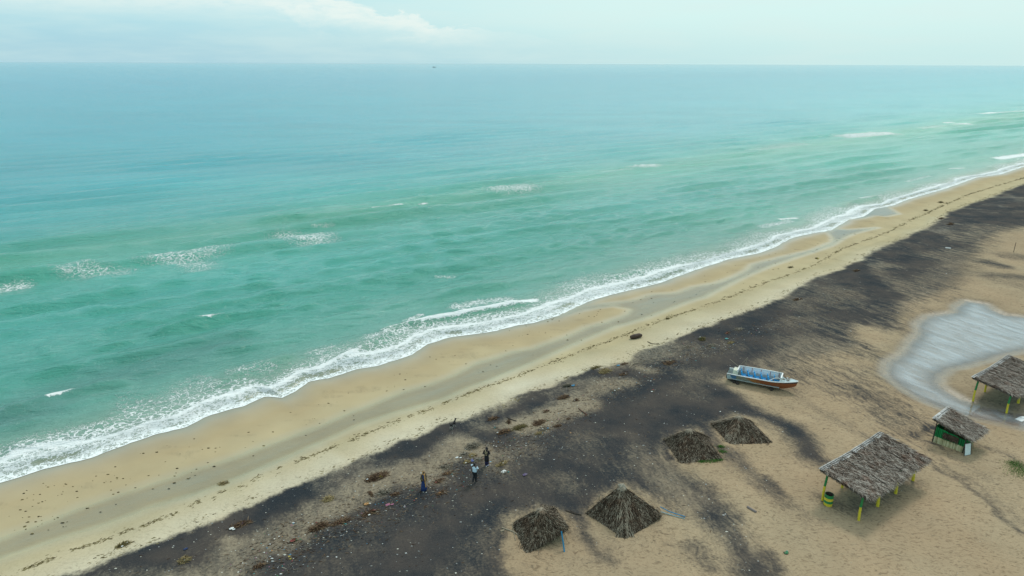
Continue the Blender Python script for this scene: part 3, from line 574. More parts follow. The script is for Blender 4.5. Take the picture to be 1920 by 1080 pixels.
def thatch_slope(mb, A, B, C, D, n, rnd, seams=9, dens=1.6, wid=0.024, length=(0.28, 0.62), sag=0.12, hang=0.25):
    """A-B is the high edge, D-C the eave; strands lie down the slope A->D"""
    A, B, C, D = map(Vector, (A, B, C, D)); nrm = (B-A).cross(D-A).normalized()
    if nrm.z < 0: nrm = -nrm
    N1, N2 = 34, 14; base = len(mb.v); vs = []; fs = []
    def P(u, v):
        p = (A*(1-u)+B*u)*(1-v)+(D*(1-u)+C*u)*v
        sgm = (u*seams) % 1.0
        hh = -sag*sin(pi*u)*0.6-0.05*sin(pi*v)*sin(3*pi*u)+0.045*sin(pi*sgm)+0.04*(vnoise(np.array([u*9+A.x]), np.array([v*6.0]))[0]-0.5)
        return p+nrm*hh
    for i in range(N1+1):
        for j in range(N2+1): vs.append(P(i/N1, j/N2)-nrm*0.02)
    for i in range(N1):
        for j in range(N2):
            a = i*(N2+1)+j; fs.append((a, a+N2+1, a+N2+2, a+1))
    mb.add(vs, fs, 0, 0.18)
    mb.add([v-nrm*0.07 for v in vs], [f[::-1] for f in fs], 1, 0.1)
    along = (B-A).normalized(); down = ((D-A)+(C-B)).normalized()
    for k in range(int(n*dens)):
        u = rnd.random(); v = rnd.random()**0.85*1.02-0.04; s_ = (u*seams) % 1.0
        if (s_ < 0.08 or s_ > 0.94) and rnd.random() < 0.85: continue
        L = rnd.uniform(*length); a0 = P(min(max(u, 0.003), .997), max(v, 0)); vv = v+L/(D-A).length
        dirn = (down+along*rnd.gauss(0, 0.65)).normalized()
        lift = rnd.uniform(0.0, 0.06)
        over = max(0, vv-1.0)
        e = a0+dirn*L*(0.75 if over > 0.2 else 1.0)+nrm*(lift+rnd.uniform(-0.01, 0.04))-Vector((0, 0, hang*over*1.2*L))
        side = dirn.cross(nrm).normalized()
        t = rnd.gauss(0.55, 0.33)+0.10*(v-0.5)
        mb.strip(a0+nrm*(0.01+lift*0.5), e, side, wid*rnd.uniform(.5, 1.2), wid*0.25, 0, t, nrm*rnd.uniform(0.0, 0.05))
    # ragged hanging fringe on the eave and the two gable sides
    for k in range(int(n*0.22)):
        u = rnd.random(); a0 = P(min(max(u, .003), .997), 0.985); d = (down*0.75+Vector((0, 0, -1))*rnd.uniform(.2, .9)+along*rnd.gauss(0, .28)).normalized()
        mb.strip(a0, a0+d*rnd.uniform(.15, .42), along, wid*.9, wid*.2, 0, rnd.gauss(.6, .22), Vector((0, 0, .02)))
    for sd_ in (0.003, 0.997):
        sg = -1 if sd_ < .5 else 1
        for k in range(int(n*0.08)):
            v = rnd.random(); a0 = P(sd_, v); d = (down*rnd.uniform(.5, 1)+along*sg*rnd.uniform(.1, .8)+Vector((0, 0, -.35))).normalized()
            mb.strip(a0, a0+d*rnd.uniform(.12, .34), nrm, wid*.9, wid*.2, 0, rnd.gauss(.5, .22))
    return P, nrm, along, down

def shelter(loc, rz, length, depth, zh, zl, bays, label, strands, hide_last=False):
    """open shelter on painted posts with a single-pitch palm roof. x runs along the high edge, y towards the high side"""
    root = empty('thatched_shelter', loc, rz, label=label, cat='shelter', group='open palm shelters on green and yellow posts')
    for r, (y, zt) in enumerate(((0.0, zh), (-depth, zl))):
        for i in range(bays+1):
            x = i*length/bays; jx = rnd.uniform(-.04, .04); lean = rnd.uniform(-.05, .05)+(0.08 if (i == 0 and r == 0) else 0)
            p = MB(); mid = 0.55*zt; fr = 0.62
            split = zt*0.52 if i == 0 else zt*0.66
            rad = 0.085+(0.02 if r == 1 and i else 0)
            f = lambda z: (x+jx+lean*z/zt, y+0.03*sin(z*2), z)
            p.tube([f(-0.25), f(split*.5), f(split)], [rad*1.05, rad, rad*.97], 9, 0)
            p.tube([f(split), f(split+(zt-split)*.5), f(zt)], [rad*.975, rad*.95, rad*.9], 9, 1)
            p.build('post', [M_yellow, M_green], root)
    for y, z in ((0.0, zh), (-depth, zl)):
        b = MB(); b.tube([(-.25, y, z+.03), (length*.5, y, z-.02), (length+.25, y, z+.03)], .055, 7); b.build('beam', M_pole, root)
    for i in range(bays*2+1):
        x = i*length/(bays*2); k = MB(); k.tube([(x, .35, zh+.13), (x, -depth-.35, zl-.0)], .03, 6); k.build('rafter', M_pole, root)
    t = MB(); sl = (zh-zl)/depth
    A = (-.30, .42, zh+.14+.42*sl); B = (length+.55, .42, zh+.12+.42*sl); Cc = (length+.65, -depth-.55, zl+.10-.5*sl); D = (-.12, -depth-.42, zl+.10-.42*sl)
    P, nrm, al, dn = thatch_slope(t, A, B, Cc, D, strands, rnd, seams=10, sag=.30)
    t.build('thatch_roof', [M_thatch, M_under], root)
    # bleached ribs folded over the high edge, tied down with dark poles
    q = MB(); n = 16
    for k in range(n):
        u0, u1 = k/n, (k+.93)/n; w_ = .20+.12*rnd.random(); w2 = w_+.06*rnd.uniform(-1, 1)
        if rnd.random() < .12: w_ *= .5
        a, b = P(u0, 0), P(u1, 0); up_ = nrm*.07
        q.add([a-dn*.10+up_*.6, b-dn*.10+up_*.6, b+dn*w_+up_, a+dn*w2+up_, a-dn*.12-nrm*.1, b-dn*.12-nrm*.1], [(0, 1, 2, 3), (5, 4, 0, 1)[::-1] if False else (4, 5, 1, 0)], 0, rnd.uniform(.3, .75))
    for k in range(110):
        u = rnd.random(); a = P(u, 0)+nrm*.085; q.strip(a+dn*rnd.uniform(-.1, .2), a+dn*rnd.uniform(.2, .4)+al*rnd.uniform(-.1, .1), al, .02, .008, 0, rnd.uniform(.3, .9))
    q.build('ridge_cover', M_ridge, root)
    r = MB()
    for off in (0.02, .17): r.tube([P(i/12, 0)+dn*(off+rnd.uniform(-.02, .02))+nrm*.10 for i in range(13)], .018, 5)
    r.build('ridge_pole', M_pole, root)
    s_ = MB()
    for k in range(1, 10):
        u = k/10+rnd.uniform(-.01, .01); s_.tube([P(u, v/6)+nrm*.05+al*rnd.uniform(-.04, .04) for v in range(0, 6)], .016, 5)
    s_.build('batten', M_pole, root)
    return root
b0 = W(1545, 938); dirx = Vector(G(1715, 900))-Vector(G(1615, 973)); RZ = math.atan2(dirx.y, dirx.x)
shelter(b0, RZ, 7.9, 2.65, 2.25, 1.85, 3, 'long open palm shelter standing on dry sand, striped barrel under its near end', 5200)
shelter(W(1826, 752), RZ, 7.9, 2.75, 2.15, 1.75, 3, 'open palm shelter cut by the frame, its feet standing in the lagoon water', 5200)

# the kiosk
def kiosk():
    k0, k1, k2 = W(1751, 828), W(1806, 848), W(1838, 834)
    ex = (k1-k0).normalized(); rz = math.atan2(ex.y, ex.x)
    root = empty('beach_kiosk', k0, rz, label='small green and cream cane kiosk with ragged palm roof beside the lagoon', cat='kiosk')
    Wd, Dp = 2.25, 2.2                      # x: front wall, y: along the depth
    M_cane_c = tinted('cream_cane', (0.22, 0.19, 0.10), (0.50, 0.46, 0.27), (0.66, 0.62, 0.42), nscale=2, namp=.3)
    M_cane_g = tinted('green_painted_cane', (0.006, 0.05, 0.018), (0.012, 0.19, 0.055), (0.03, 0.32, 0.10), nscale=2, namp=.3)
    M_mat = tinted('brown_palm_mat', (0.02, 0.014, 0.01), (0.075, 0.05, 0.035), (0.15, 0.11, 0.08))
    zh, zl = 1.92, 1.38
    def wall(p0, p1, h0, h1, name='wall', split=.55):
        lo = MB(); hi = MB(); n = int((Vector(p1)-Vector(p0)).length/.042)
        for i in range(n+1):
            f = i/n; x = p0[0]+(p1[0]-p0[0])*f; y = p0[1]+(p1[1]-p0[1])*f; h = h0+(h1-h0)*f; tt = rnd.gauss(.55, .2)
            s_ = split+rnd.uniform(-.015, .015)
            lo.tube([(x, y, -.1), (x+rnd.uniform(-.006, .006), y, s_)], .024, 5, 0, tt); hi.tube([(x, y, s_), (x, y, h+rnd.uniform(-.03, .03))], .0238, 5, 0, rnd.gauss(.5, .2))
        w_ = lo.build(name, M_cane_c, root); w_['label'] = 'cream lower wall of upright canes'
        w2 = hi.build(name, M_cane_g, root); w2['label'] = 'green upper wall of upright canes'
    wall((0, 0), (Wd, 0), 1.45, 1.12); wall((Wd, 0), (Wd, Dp), 1.12, 1.2); wall((0, Dp), (Wd, Dp), 1.6, 1.2); wall((0, 0), (0, Dp), 1.45, 1.5)
    for x, y, z in ((0, 0, zh), (Wd, 0, zl), (Wd, Dp, zl), (0, Dp, zh)):
        p = MB(); p.tube([(x-.03, y-.05, -.2), (x, y-.05, z*.5), (x+.02, y-.02, z+.02)], .045, 7); p.build('post', M_pole, root)
    s_ = MB(); s_.box((1.2, -.055, .92), (1.15, .03, .50)); 
    for i in range(160): 
        a = Vector((rnd.uniform(.65, 1.75), -.075, rnd.uniform(.72, 1.18))); s_.strip(a, a+Vector((rnd.uniform(-.1, .1), rnd.uniform(-.03, 0), -rnd.uniform(.1, .3))), (1, 0, 0), .015, .006, 0, rnd.random())
    o = s_.build('hatch', M_mat, root); o['label'] = 'brown palm mat over the serving hatch'
    t = MB(); A = (-.30, -.22, zh+.16); B = (-.30, Dp+.75, zh+.16); Cc = (Wd+.50, Dp+.55, zl+.04); D = (Wd+.30, -.22, zl+.08)
    P, nrm, al, dn = thatch_slope(t, A, B, Cc, D, 2600, rnd, seams=5, sag=.05, hang=.4, length=(.35, .7))
    t.build('thatch_roof', [M_thatch, M_under], root)
    q = MB()
    for k in range(6):
        a, b = P(k/6, 0), P((k+.94)/6, 0); w_ = rnd.uniform(.2, .36); q.add([a-dn*.08+nrm*.06, b-dn*.08+nrm*.06, b+dn*w_+nrm*.08, a+dn*w_+nrm*.08, a-dn*.1-nrm*.08, b-dn*.1-nrm*.08], [(0, 1, 2, 3), (4, 5, 1, 0)], 0, rnd.uniform(.4, .9))
    for k in range(60):
        a = P(rnd.random(), 0)+nrm*.085; q.strip(a, a+dn*rnd.uniform(.2, .45), al, .02, .008, 0, rnd.uniform(.3, .9))
    q.build('ridge_cover', M_ridge, root)
    r = MB(); r.tube([P(i/6, 0)+dn*.14+nrm*.1 for i in range(7)], .017, 5); r.build('ridge_pole', M_pole, root)
    # framed white door board leaning open at the near corner
    bd = MB(); Mx = Matrix.Rotation(radians(68), 3, 'Z') @ Matrix.Rotation(radians(-10), 3, 'X'); c = Vector((Wd+.28, -.10, .52))
    bd.box(c, (.62, .03, .96), 0, M=Mx); o = bd.build('door_board', paint('pale_board', (.62, .70, .70), .5, .35, 5), root); o['label'] = 'white board door standing ajar'
    fr = MB()
    for sx in (-1, 1): fr.box(c+Mx @ Vector((sx*.33, 0, 0)), (.05, .05, 1.06), 0, M=Mx)
    for sz in (-1, 1): fr.box(c+Mx @ Vector((0, 0, sz*.505)), (.61, .046, .05), 0, M=Mx)
    fr.build('door_frame', M_pole, root)
    return root
kiosk()

# striped barrel
def barrel():
    root = empty('striped_barrel', W(1555, 946), 0.3, label='green and yellow striped open barrel beside the near post of the long shelter', cat='barrel')
    m = MB(); n = 20; prof = [(0, .0, 0), (.29, .0, 0), (.295, .22, 0), (.305, .225, 0), (.295, .24, 1), (.293, .42, 1), (.305, .43, 0), (.293, .44, 0), (.292, .62, 0), (.303, .63, 1), (.29, .64, 1), (.29, .86, 1), (.30, .88, 1), (.28, .88, 1), (.272, .80, 2), (.27, .10, 2), (0, .10, 2)]
    vs = []; fs = []
    mats = [3, 3, 3, 1, 1, 1, 0, 0, 0, 1, 1, 1, 1, 2, 2, 2]
    mats = [0, 0, 0, 1, 1, 0, 0, 0, 0, 1, 1, 1, 1, 2, 2, 2]
    for r, z, _ in prof:
        for k in range(n): vs.append((r*cos(2*pi*k/n), r*sin(2*pi*k/n), z))
    b = len(m.v); m.v += vs
    for i in range(len(prof)-1):
        for k in range(n):
            m.f.append((i*n+k, i*n+(k+1) % n, (i+1)*n+(k+1) % n, (i+1)*n+k)); m.m.append(mats[i])
    m.tn = [.5]*len(vs); m.build('barrel_shell', [M_yellow, M_green, M_pole], root, smooth=False)
    for s_ in (-1, 1): h = MB(); h.tube([(s_*.29, -.06, .74), (s_*.33, -.05, .70), (s_*.33, .05, .70), (s_*.29, .06, .74)], .012, 6); h.build('handle', M_pole, root)
barrel()

# ------------------------------------------------------------------ fallen pyramid roofs
def pyramid(L, Fp, R, apx, label, strands, pale_hips, cap=False, parts=()):
    """four-sided palm roof whose eave corners rest where the survey puts them; (px, py, height)"""
    base = W(Fp[0], Fp[1]); z0 = base.z
    def at(q, z): x, y = G(q[0], q[1], z0+z); return Vector((x, y, z))-Vector((base.x, base.y, 0))
    l, f, r = at(L, L[2]), at(Fp, Fp[2]), at(R, R[2]); bk = l+r-f; bk.z = max(.15, (l.z+r.z)/2); ap = at(apx, apx[2])
    root = empty('fallen_thatch_roof', (base.x, base.y, z0), label=label, cat='thatch roof', group='fallen pyramid palm roofs on the sand')
    t = MB(); cor = [l, f, r, bk]; ctr = (l+r)/2
    for i in range(4):
        a, b = cor[i], cor[(i+1) % 4]; nrm = (b-a).cross(ap-a).normalized()
        if nrm.z < 0: nrm = -nrm
        N = 12; vs = []; idx = {}
        for u in range(N+1):
            for v in range(N+1):
                lo = a+(b-a)*(u/N); sagm = (sin(pi*u/N)*-.05)
                p = ap+(lo-ap)*(v/N)+nrm*(sagm*(v/N)+.07*(vnoise(np.array([u*.55+i*9.0]), np.array([v*.55+a.x]))[0]-.5)); idx[(u, v)] = p; vs.append(p)
        fs = [(u*(N+1)+v, u*(N+1)+v+1, (u+1)*(N+1)+v+1, (u+1)*(N+1)+v) for u in range(N) for v in range(N)]
        t.add([p-nrm*.03 for p in vs], fs, 0, .18); t.add([p-nrm*.12 for p in vs], fs, 1, .1)
        along = (b-a).normalized(); area = (b-a).cross(ap-a).length/2
        for k in range(int(strands*2.3*area/4.0)):
            v = rnd.random()**.5; u = rnd.random(); p = ap+(a+(b-a)*u-ap)*v; down = (a+(b-a)*u-ap).normalized(); d = (down+along*rnd.gauss(0, .55)).normalized()
            Ln = rnd.uniform(.14, .42); lift = rnd.uniform(0, .06)
            e = p+d*Ln+nrm*rnd.uniform(.0, .07); e.z -= .35*max(0, v+Ln/(a-ap).length-1); e.z = max(e.z, -.03)
            t.strip(p+nrm*(.02+lift), e, d.cross(nrm).normalized(), .018*rnd.uniform(.5, 1.2), .005, 0, rnd.gauss(.46, .30), nrm*rnd.uniform(0, .05))
        for k in range(int(strands*.20*(b-a).length)):
            u = rnd.random(); p = a+(b-a)*u+nrm*.02; d = ((a+(b-a)*u-ap).normalized()*.6+Vector((0, 0, -rnd.uniform(.3, .9)))+along*rnd.gauss(0, .35)).normalized()
            e = p+d*rnd.uniform(.1, .34); e.z = max(e.z, -.04); t.strip(p, e, along, .022, .006, 0, rnd.gauss(.42, .22))
    t.build('thatch', [M_thatch_old, M_under], root)
    hp = MB()
    for i in range(4):
        a = cor[i]; pl = i in pale_hips; d = (a-ap).normalized(); sd_ = d.cross(Vector((0, 0, 1))).normalized()
        for k in range(260 if pl else 90):
            v = rnd.random()**.7; p = ap+(a-ap)*v+Vector((0, 0, .05)); dd_ = (d+sd_*rnd.gauss(0, .45)).normalized(); w_ = .24*rnd.gauss(0, 1)*(.4+v)
            hp.strip(p+sd_*w_, p+sd_*w_*1.2+dd_*rnd.uniform(.2, .5)+Vector((0, 0, -abs(w_)*.35)), sd_, .024, .007, 0, rnd.gauss(.72 if pl else .5, .22), Vector((0, 0, .03)))
    for k in range(170):
        a_ = rnd.random()*2*pi; d = Vector((cos(a_), sin(a_), -rnd.uniform(.35, .9))).normalized(); p = ap+Vector((0, 0, .06)); hp.strip(p, p+d*rnd.uniform(.2, .5), d.cross(Vector((0, 0, 1))).normalized(), .03, .01, 0, rnd.gauss(.85, .15), Vector((0, 0, .05)))
    hp.build('ridge_thatch', M_thatch_old, root)
    if cap:
        c = MB(); c.lump(ap+Vector((0.02, 0, -.30)), (.36, .30, .48), 0, .62, rnd, 10, 4, .16); c.build('ridge_cap', tinted('tan_cap_thatch', (.12, .10, .07), (.27, .24, .19), (.45, .42, .36), nscale=6, namp=.3), root)
    for p0, p1, rad, mt, nm in parts:
        a, b = at(p0, p0[2]), at(p1, p1[2]); q = MB(); q.tube([a, (a+b)/2+Vector((.01, .01, .01)), b], rad, 8); q.build(nm, mt, root)
    return root
M_bluepole = paint('blue_painted_pole', (0.02, 0.20, 0.36), .5, .2)
pyramid((970,979,.35), (992,1033,.02), (1066,987,.98), (1018,955,1.85), 'tilted brown palm roof propped up by a blue pole, nearest the bottom edge', 1500, (), parts=[((1062,1036,-.1), (1056,996,1.05), .05, M_bluepole, 'pole')])
pyramid((1103,963,.08), (1175,1008,.0), (1240,963,.45), (1168,911,2.35), 'tall palm roof pyramid with pale pointed cap and blue pipe at its side', 1500, (1,), cap=True)
pyramid((1249,823,.0), (1279,867,.0), (1355,861,.05), (1296,806,1.62), 'dark palm roof slumped on the sand with green grass along its foot', 1300, (3,))
pyramid((1338,794,.0), (1372,831,.0), (1446,828,.05), (1388,782,1.38), 'low flattened palm roof farthest inland of the four, without grass, near the boat', 1300, (0, 1))

# ------------------------------------------------------------------ loose poles, pipes, planks and logs
def stick(name, pts, rad, mat, label, cat, n=7):
    P = [W(p[0], p[1], p[2] if len(p) > 2 else .04) for p in pts]; c = P[0].copy(); m = MB(); m.tube([p-c for p in P], rad, n); o = m.build(name, mat, None, c)
    return tag(o, label, cat)
stick('plastic_pipe', [(1240,957,.30), (1258,963,.16), (1288,970,.05)], .035, M_blue, 'long blue pipe lying beside the tall palm roof pyramid, the upper of two', 'pipe')
stick('plastic_pipe', [(1241,962,.12), (1262,967,.06), (1287,973,.03)], .022, paint('pale_blue_pipe', (.20, .42, .52), .4, .2), 'thin pale blue pipe just below the brighter blue pipe by the pyramid', 'pipe')
stick('wooden_pole', [(944,990), (965,997), (980,1007)], [.05, .045, .04], M_wood, 'bare pale pole lying left of the tilted roof, crossed by a thinner stick', 'pole')
stick('wooden_stick', [(963,982), (967,998), (970,1014)], .025, M_wood, 'thin pale stick crossing the bare pole left of the tilted roof', 'stick')
stick('wood_offcut', [(942,997), (949,995)], .06, M_wood, 'short pale wood offcut at the upper end of the bare pole', 'wood')
stick('wooden_pole', [(1064,958), (1078,963), (1093,966)], .045, M_pole, 'dark pole lying on black sand between the two nearest fallen roofs', 'pole')
stick('wooden_pole', [(1072,958), (1082,963)], .035, M_pole, 'short dark pole resting along the longer dark pole between the near roofs', 'pole')
stick('upright_stake', [(1125.5,951,-.1), (1125.5,951,1.0)], .03, M_wood, 'thin upright stake behind the tall palm roof pyramid', 'stake')
stick('weathered_plank', [(1404,951), (1412,956), (1421,961)], .09, paint('mauve_weathered_plank', (.20, .165, .155), .8, .4), 'grey mauve plank alone on pale sand right of the tall pyramid', 'plank')
stick('driftwood_log', [(1183,636,.22), (1190,635,.27), (1199,633,.27), (1203,632,.22)], [.22, .29, .27, .17], paint('wet_dark_log', (.040, .020, .011), .6, .3), 'short thick dark log alone on the pale beach', 'log', 10)
stick('driftwood_log', [(1057,726,.12), (1064,725,.15), (1071,724,.14)], [.10, .16, .14], paint('mossy_log', (.07, .06, .04), .8, .4), 'grey brown log end beside a blue bag on the edge of the black sand', 'log', 9)
stick('driftwood_branch', [(1086,766), (1093,772), (1102,778), (1098,781)], [.03, .06, .06, .03], paint('red_brown_branch', (.09, .035, .02), .8, .4), 'dark red brown branch on the pale drift below the red twig heap', 'branch')
stick('driftwood_branch', [(952,783), (960,787), (970,790)], [.03, .05, .03], M_pole, 'dark branch lying above the brown root stump', 'branch')
stick('driftwood_branch', [(1180,690), (1188,683), (1194,681), (1204,680)], [.03, .04, .04, .02], M_wood, 'pale crooked branch right of the blue bag near the dune edge', 'branch')
stick('driftwood_branch', [(1215,641), (1222,645), (1238,646)], [.04, .05, .02], paint('green_brown_branch', (.08, .07, .03), .8, .4), 'thin green brown branch on pale sand below the thick dark log', 'branch')
stick('upright_stake', [(1900,473,-.1), (1900,473,1.7)], .04, M_pole, 'thin dark stake upright in the dunes near the right edge', 'stake')
stick('white_plank', [(1772,465), (1782,466)], .10, M_white, 'long white plank lying on the far black sand', 'plank')

# ------------------------------------------------------------------ the boat
def boat():
    st_, bo = W(1369, 713), W(1482, 738); bl = W(1369, 713)
    root = empty('passenger_boat', Vector((st_.x-.1, st_.y+.35, st_.z)), radians(-27), label='open white and orange passenger boat with blue seats aground on the sand', cat='boat')
    Lb = 6.3; N = 26; ring = 9
    def sect(f):
        x = f*Lb; wd = .78*(1-max(0, (f-.62)/.38)**2.2)*(1-.10*(1-f)**3)+.015; keel = .12+.46*max(0, (f-.72)/.28)**2.0+.02; sheer = .86+.10*f+.16*max(0, (f-.6)/.4)**1.6
        rake = .25*max(0, (f-.8)/.2)
        return x, wd, keel, sheer, rake
    m = MB(); vs = []
    for i in range(N+1):
        f = i/N; x, wd, kz, sz, rk = sect(f)
        for k in range(ring):
            q = k/(ring-1)*2-1; a = abs(q); y = wd*min(1, (a**.75)*1.06)*(1 if q > 0 else -1); prof = max(0, (a-.45)/.55)
            z = kz+(sz-kz)*prof**1.25; y = y*(.80+.20*prof)
            vs.append((x+rk*prof*.6, y, z))
    fs = [(i*ring+k, (i+1)*ring+k, (i+1)*ring+k+1, i*ring+k+1) for i in range(N) for k in range(ring-1)]
    fs += [tuple(range(ring))[::-1]]
    m.add(vs, fs); inn = [(v[0], v[1]*.93, max(v[2]+.0, .0)+.05 if False else v[2]+.04) for v in vs]
    m.add(inn, [f[::-1] for f in fs[:-1]], 1)
    # hull paint: white and blue stern, grey green middle, worn orange bow
    mt, h, out = newmat('boat_hull_paint'); oc = h.n('ShaderNodeTexCoord').outputs['Object']; sx = h.n('ShaderNodeSeparateXYZ'); h.put(sx.inputs[0], oc)
    X, Z = sx.outputs[0], sx.outputs[2]; n = h.noise(oc, 6, 5, .65)
    c = h.mix(h.smooth(n, .35, .7), (.30, .31, .26), (.18, .19, .15))
    wav = h.math('SUBTRACT', X, h.math('MULTIPLY', h.math('SUBTRACT', 1.0, Z), 1.7))
    c = h.mix(h.smooth(h.math('ADD', wav, h.math('MULTIPLY', n, .3)), 1.55, 1.70), c, (.36, .15, .045)); c = h.mix(h.smooth(h.math('ADD', wav, h.math('MULTIPLY', n, .5)), 2.2, 3.0), c, (.26, .080, .028))
    blu = h.math('SUBTRACT', 1.0, h.smooth(h.math('ABSOLUTE', h.math('SUBTRACT', X, h.math('ADD', .72, h.math('MULTIPLY', Z, -.15)))), h.math('MULTIPLY', Z, .42), h.math('MULTIPLY', Z, .46)))
    c = h.mix(h.math('MULTIPLY', h.smooth(h.math('SUBTRACT', 1.45, X), 0, .05), .0), c, c)
    c = h.mix(h.smooth(h.math('SUBTRACT', .50, X), 0, .08), c, (.50, .60, .62)); c = h.mix(h.math('MULTIPLY', blu, h.smooth(X, .3, .36)), c, (.08, .20, .36))
    c = h.mix(h.smooth(h.math('SUBTRACT', Z, h.math('MULTIPLY', X, .022)), .77, .80), c, (.02, .03, .04))
    c = h.mix(h.math('MULTIPLY', h.smooth(h.noise(oc, 14, 4, .7), .55, .7), .35), c, (.10, .08, .07))
    principled(h, out, c, .55, bump=n, bstr=.2, bdist=.01)
    M_in = paint('boat_inside_paint', (.38, .44, .44), .6, .4, 4); hull = m.build('hull', [mt, M_in], root, smooth=False)
    rail = MB()
    for sgn in (-1, 1): rail.tube([(sect(i/N)[0]+sect(i/N)[4]*.6, sgn*(sect(i/N)[1]+.01), sect(i/N)[3]+.03) for i in range(N+1)], .055, 6)
    rail.build('gunwale', M_white, root)
    dk = MB(); vs = []; i0 = 20
    for i in range(i0, N+1):
        x, wd, kz, sz, rk = sect(i/N); vs += [(x+rk*.55, -wd*.97, sz+.035), (x+rk*.55, wd*.97, sz+.035)]
    dk.add(vs, [(2*i, 2*i+2, 2*i+3, 2*i+1) for i in range(N-i0)]); dk.add([(v[0], v[1]*.98, v[2]-.05) for v in vs], [(2*i, 2*i+1, 2*i+3, 2*i+2) for i in range(N-i0)])
    dk.build('foredeck', paint('pale_blue_deck', (.42, .56, .60), .5, .3, 5), root)
    fl = MB(); fl.add([(.05, -.68, .40), (.05, .68, .40), (4.9, .66, .40), (4.9, -.66, .40), (.05, -.68, .36), (.05, .68, .36), (4.9, .66, .36), (4.9, -.66, .36)], [(0, 3, 2, 1), (4, 5, 6, 7), (0, 1, 5, 4), (1, 2, 6, 5), (2, 3, 7, 6), (3, 0, 4, 7)])
    for i in range(12): fl.box((.5+i*.37, 0, .41), (.05, 1.2, .02))
    fl.build('floor', M_in, root)
    # raised side panels (coaming) and front frame
    def panel(y, h_, name):
        p = MB(); n = 13; vs = []
        for i in range(n+1):
            x = .95+i*(4.95-.95)/n; sy = sect(x/Lb); yy = y*(sy[1]-.05); zb = sy[3]+.0
            vs += [(x, yy, zb-.45), (x, yy, zb+h_), (x, yy-.035*(1 if y > 0 else -1), zb-.45), (x, yy-.035*(1 if y > 0 else -1), zb+h_)]
        fs = []
        for i in range(n): a = i*4; fs += [(a, a+1, a+5, a+4), (a+2, a+6, a+7, a+3), (a+1, a+3, a+7, a+5)]
        fs += [(0, 2, 3, 1), (n*4, n*4+1, n*4+3, n*4+2)]; p.add(vs, fs); return p.build(name, paint('bright_panel_white', (.88, .89, .90), .5, .12, 5), root)
    panel(1, .42, 'side_panel')
    tr = MB(); tr.tube([(.95, sect(.15)[1]-.05, 1.34), (3, sect(.47)[1]-.05, 1.38), (4.95, sect(.78)[1]-.06, 1.42)], .06, 6); tr.build('top_rail', M_white, root)
    for i in range(5):
        x = 1.3+i*.85; sy = sect(x/Lb)[1]-.06; q = MB(); q.tube([(x, sy-.05, .9), (x, sy-.05, 1.34)], .022, 6); q.build('stanchion', paint('red_stanchion', (.35, .06, .05), .5, .2), root)
    fx = 4.97; wy = sect(fx/Lb)[1]-.05
    ff = MB(); ff.box((fx, wy, 1.17), (.06, .05, .56)); ff.box((fx, -wy, 1.17), (.06, .05, .50)); ff.box((fx, 0, 1.43), (.12, 2*wy+.05, .06)); ff.build('front_frame', M_white, root)
    gp = MB(); gp.box((fx+.02, 0, 1.14), (.02, 2*wy-.06, .48)); gp.build('front_panel', paint('pale_green_panel', (.46, .52, .44), .4, .3, 4), root)
    ar = MB(); ar.tube([(3.95+.9*t_, -sect((3.95+.9*t_)/Lb)[1]+.06, 1.0+.40*sin(pi*min(1, t_*.62)))for t_ in [i/8 for i in range(9)]], .035, 6); ar.build('windscreen_arch', M_white, root)
    sb = MB(); sb.box((.72, .15, .98), (.5, .95, .40), taper=.86); sb.build('stern_box', paint('cream_box', (.60, .62, .50), .5, .3, 5), root)
    sp2 = MB(); sp2.box((.94, .1, 1.24), (.10, 1.15, .26)); sp2.build('stern_panel', M_white, root)
    M_seat = paint('blue_seat_shell', (.02, .32, .66), .4, .15, 6)
    def seat(x, y):
        s_ = MB(); s_.box((x+.18, y, .68), (.46, .46, .07)); s_.box((x-.08, y, .96), (.08, .44, .56), M=Matrix.Rotation(radians(-12), 3, 'Y'), taper=.7); s_.box((x+.34, y, .60), (.08, .42, .12))
        o = s_.build('seat', M_seat, root); l_ = MB(); l_.box((x+.1, y, .52), (.25, .3, .24)); c_ = l_.build('seat_base', M_in, o); return o
    for i in range(6): seat(1.30+i*.62, .22)
    for i in range(5): seat(1.45+i*.62, -.30)
    cl = MB()
    for k in range(14): a = Vector((rnd.uniform(5.1, 5.6), rnd.uniform(-.3, .3), 1.16)); cl.tube([a, a+Vector((rnd.uniform(-.3, .3), rnd.uniform(-.3, .3), rnd.uniform(.0, .12)))], .025, 5)
    tag(cl.build('rope_and_rags', paint('brown_rags', (.16, .09, .05), .9, .4), None), 'tangle of brown rope and rags lying on the boat foredeck', 'rope')
    rr = [o for o in COL.objects if o.name.startswith('rope_and_rags')][0]
    rr.location = root.location; rr.rotation_euler = root.rotation_euler
    for x, y, hh, dx in ((1.35, .45, 1.95, .25), (4.6, .4, 1.75, .1)):
        q = MB(); q.tube([(x, y, .5), (x+dx*.5, y, 1.5), (x+dx, y, .8+hh*.85)], .022, 6); q.tube([(x+dx*.95, y, .75+hh*.85), (x-.55 if dx > .2 else x+.3, y-.1, 1.2)], .014, 5); q.build('mast', M_wood, root)
    ol = MB(); ol.tube([(.9, .5, 1.3), (-.1, .9, 1.75)], .02, 6); ol.build('boom', M_wood, root)
    # rudder skeg and the keel plank
    kp = MB(); kp.box((2.6, 0, .13), (4.6, .12, .14)); kp.build('keel', paint('dark_keel', (.05, .04, .035), .8, .3), root)
    return root
BOAT = boat()
bm_ = BOAT.matrix_basis
def boat_pt(x, y, z): return Matrix.Translation(BOAT.location) @ Matrix.Rotation(BOAT.rotation_euler.z, 4, 'Z') @ Vector((x, y, z))
